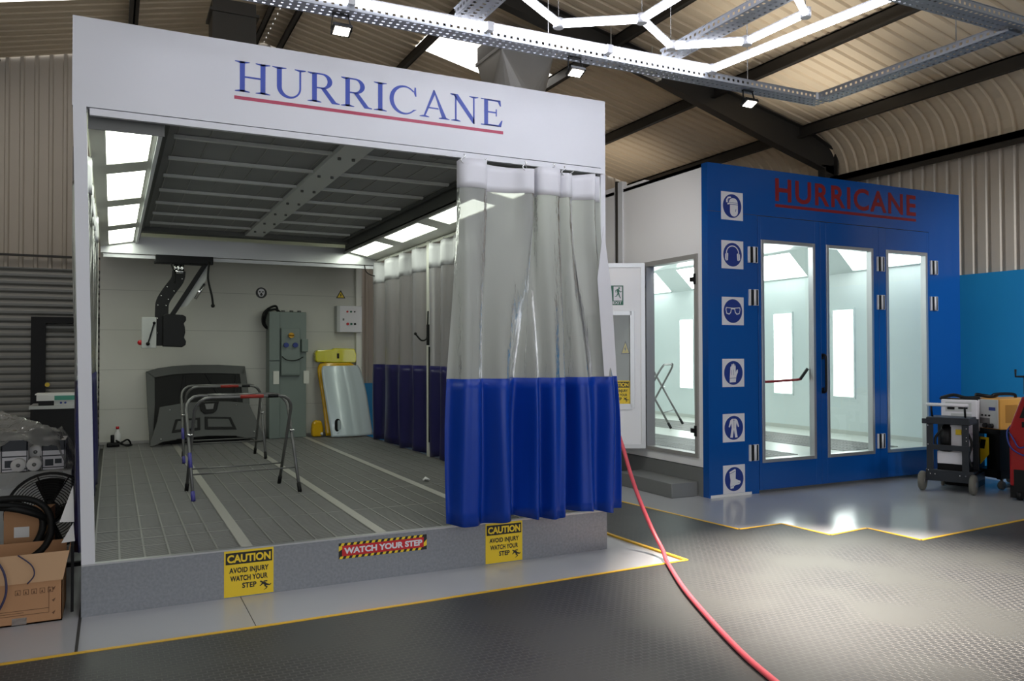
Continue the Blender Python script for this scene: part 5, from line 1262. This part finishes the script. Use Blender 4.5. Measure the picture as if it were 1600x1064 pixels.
m = MB(); m.cyl((.26, -.02, .73), (.26, -.045, .73), .03, 12); m.box((.30, -.03, .69), (.34, -.02, .80)); m.box((.04, -.028, .92), (.12, -.024, .96)); m.box((.16, -.028, .93), (.26, -.024, .95)); obj('knobs', m, 'black', T, local=True)
m = MB(); m.tube(cr([(-.05, .05, 1.05), (.08, .1, 1.09), (.22, .08, 1.06), (.36, .12, 1.07)]), .02, 8); m.box((-.05, .0, 1.035), (.36, .05, 1.055)); obj('top_cables', m, 'cable', T, local=True)
T = thing('orange_welder', 'orange sided welder with grey front on a black stand', 'welding machine', (9.53, 0.70, 0.0), math.radians(-100))
m = MB(); m.box((.0, .0, .12), (.05, .05, .70)); m.box((.36, .0, .12), (.41, .05, .70)); m.box((.0, .55, .12), (.05, .6, .70)); m.box((.36, .55, .12), (.41, .6, .70)); m.box((.0, .0, .64), (.42, .60, .70)); m.box((.0, .0, .13), (.42, .60, .22)); m.box((.18, .05, .22), (.41, .55, .64)); st = obj('stand', m, 'black', T, local=True)
for x in (.03, .40):
    for y in (.03, .57):
        m = MB(); m.lathe([(0, -.016), (.05, -.016), (.05, .016), (0, .016)], (x, y, .052), 'x', 16); m.box((x - .012, y - .01, .05), (x + .012, y + .01, .13)); obj('caster', m, 'tyre', st, local=True)
m = MB(); m.box((.0, .02, .70), (.40, .62, 1.06)); obj('case', m, 'orange', T, local=True, bevel=0.006)
m = MB(); m.box((.03, .005, .71), (.38, .02, 1.05)); fpn = obj('front_plate', m, 'grey', T, local=True, bevel=0.004)
m = MB(); m.cyl((.09, .006, .92), (.09, -.015, .92), .025, 12); m.cyl((.06, .006, .75), (.06, -.03, .75), .028, 12); m.cyl((.22, .006, .74), (.22, -.03, .74), .028, 12); m.cyl((.30, .006, .74), (.30, -.03, .74), .028, 12); m.cyl((.17, .006, .86), (.17, -.01, .86), .01, 8); m.cyl((.22, .006, .86), (.22, -.01, .86), .01, 8); m.cyl((.27, .006, .86), (.27, -.01, .86), .01, 8); obj('knobs', m, 'black', fpn, local=True)
m = MB(); m.box((.26, .002, .92), (.35, .006, .96)); obj('blue_badge', m, 'signb', fpn, local=True)
m = MB(); m.box((.13, .002, .76), (.27, .006, .83)); obj('vent', m, 'tube', fpn, local=True)
m = MB()
for y0 in (.10, .34): m.box((.40, y0, .78), (.403, y0 + .18, .99))
obj('side_vent', m, mat('orange_vent', (178, 126, 52), 0.6), T, local=True)
m = MB(); m.tube(cr([(.20, .12, 1.06), (.20, .14, 1.10), (.20, .3, 1.11), (.20, .46, 1.10), (.20, .48, 1.06)], 4), .018, 8); m.tube(cr([(.02, .1, 1.08), (.1, .0, 1.10), (.2, .1, 1.08), (.1, .3, 1.09)]), .022, 8); obj('handle', m, 'black', T, local=True)
m = MB(); m.box((.10, -.004, .40), (.26, .0, .60)); m.prism([(.10, .40), (.26, .40), (.12, .25)], (0, -.004, 0), (1, 0, 0), (0, 0, 1), (0, 1, 0), .004); wl = obj('yellow_label', m, 'signy', T, local=True)
m = MB(); m.prism([(.13, .46), (.20, .46), (.22, .57), (.15, .57)], (0, -.006, 0), (1, 0, 0), (0, 0, 1), (0, 1, 0), .002); obj('black_print', m, 'signk', wl, local=True)
T = thing('red_machine', 'tall red workshop machine with black console at the right edge', 'machine', (8.90, -0.16, 0), CR)
m = MB(); m.prism([(.0, .16), (.0, .78), (.04, .90), (.12, 1.13), (.60, 1.13), (.60, .16)], (0, .0, 0), (1, 0, 0), (0, 0, 1), (0, 1, 0), .55); obj('body', m, 'red', T, local=True, bevel=0.02)
m = MB(); m.box((.04, -.004, .10), (.56, .0, .34)); m.box((.0, .02, .03), (.60, .55, .16)); obj('base', m, 'blackm', T, local=True)
m = MB(); m.box((.10, .22, 1.13), (.55, .40, 1.36)); cn = obj('console', m, 'black', T, local=True, bevel=0.02)
m = MB(); m.tube([(.12, .24, 1.34), (.03, .22, 1.34), (.03, .22, 1.42)], .012, 8); obj('crank', m, 'black', cn, local=True)
m = MB(); m.cyl((.17, .22, 1.22), (.17, .205, 1.22), .035, 16); obj('gauge', m, 'signw', cn, local=True)
m = MB(); m.box((.12, -.004, .80), (.5, .0, .86)); m.prism([(.10, 0), (.5, 0), (.5, .18), (.16, .18)], (0, .0, .90), (1, 0, 0), (0, 0, 1), (0, -1, 0), .006); obj('control_plate', m, 'blackm', T, local=True)
m = MB(); m.tube(cr([(.03, .08, .84), (-.02, .0, .74), (.02, -.03, .58), (.14, -.02, .50), (.18, -.01, .56)]), .008, 6); m.tube(cr([(.2, -.01, .62), (.1, -.03, .58), (.05, -.03, .66), (.0, .02, .74)]), .008, 6); obj('air_lines', m, 'signb', T, local=True)
for x in (.08, .52):
    m = MB(); m.lathe([(0, -.02), (.06, -.02), (.06, .02), (0, .02)], (x, .06, .062), 'x', 16); obj('caster', m, 'black', T, local=True)

# red air hose from the bay's side to the front of the floor
hp = [(3.83, .40, 1.16), (3.98, .33, 1.14), (4.03, .25, 1.066), (4.048, .12, .83), (4.05, .0, .60), (4.058, -.12, .396), (4.065, -.28, .184), (4.03, -.46, .065), (3.933, -.639, .030), (3.604, -1.251, .030), (3.335, -1.838, .030), (3.13, -2.332, .030), (3.014, -2.686, .030), (2.8, -3.4, .030)]
mb = MB(); mb.tube(cr(hp, 8), 0.0165, 12); tag(obj('air_hose', mb, 'hose'), 'red air hose trailing from the white bay across the rubber mat', 'hose')
T = thing('rubber_bumper', 'black rubber bumper on the floor end of the plinth corner', 'bumper', (3.83, .1, 0))
mb = MB(); mb.box((PW + .001, .06, .012), (PW + .03, .16, .13)); mb.box((PW + .001, .08, .13), (PW + .014, .12, .34)); obj('bumper_body', mb, 'black', T, bevel=0.008)
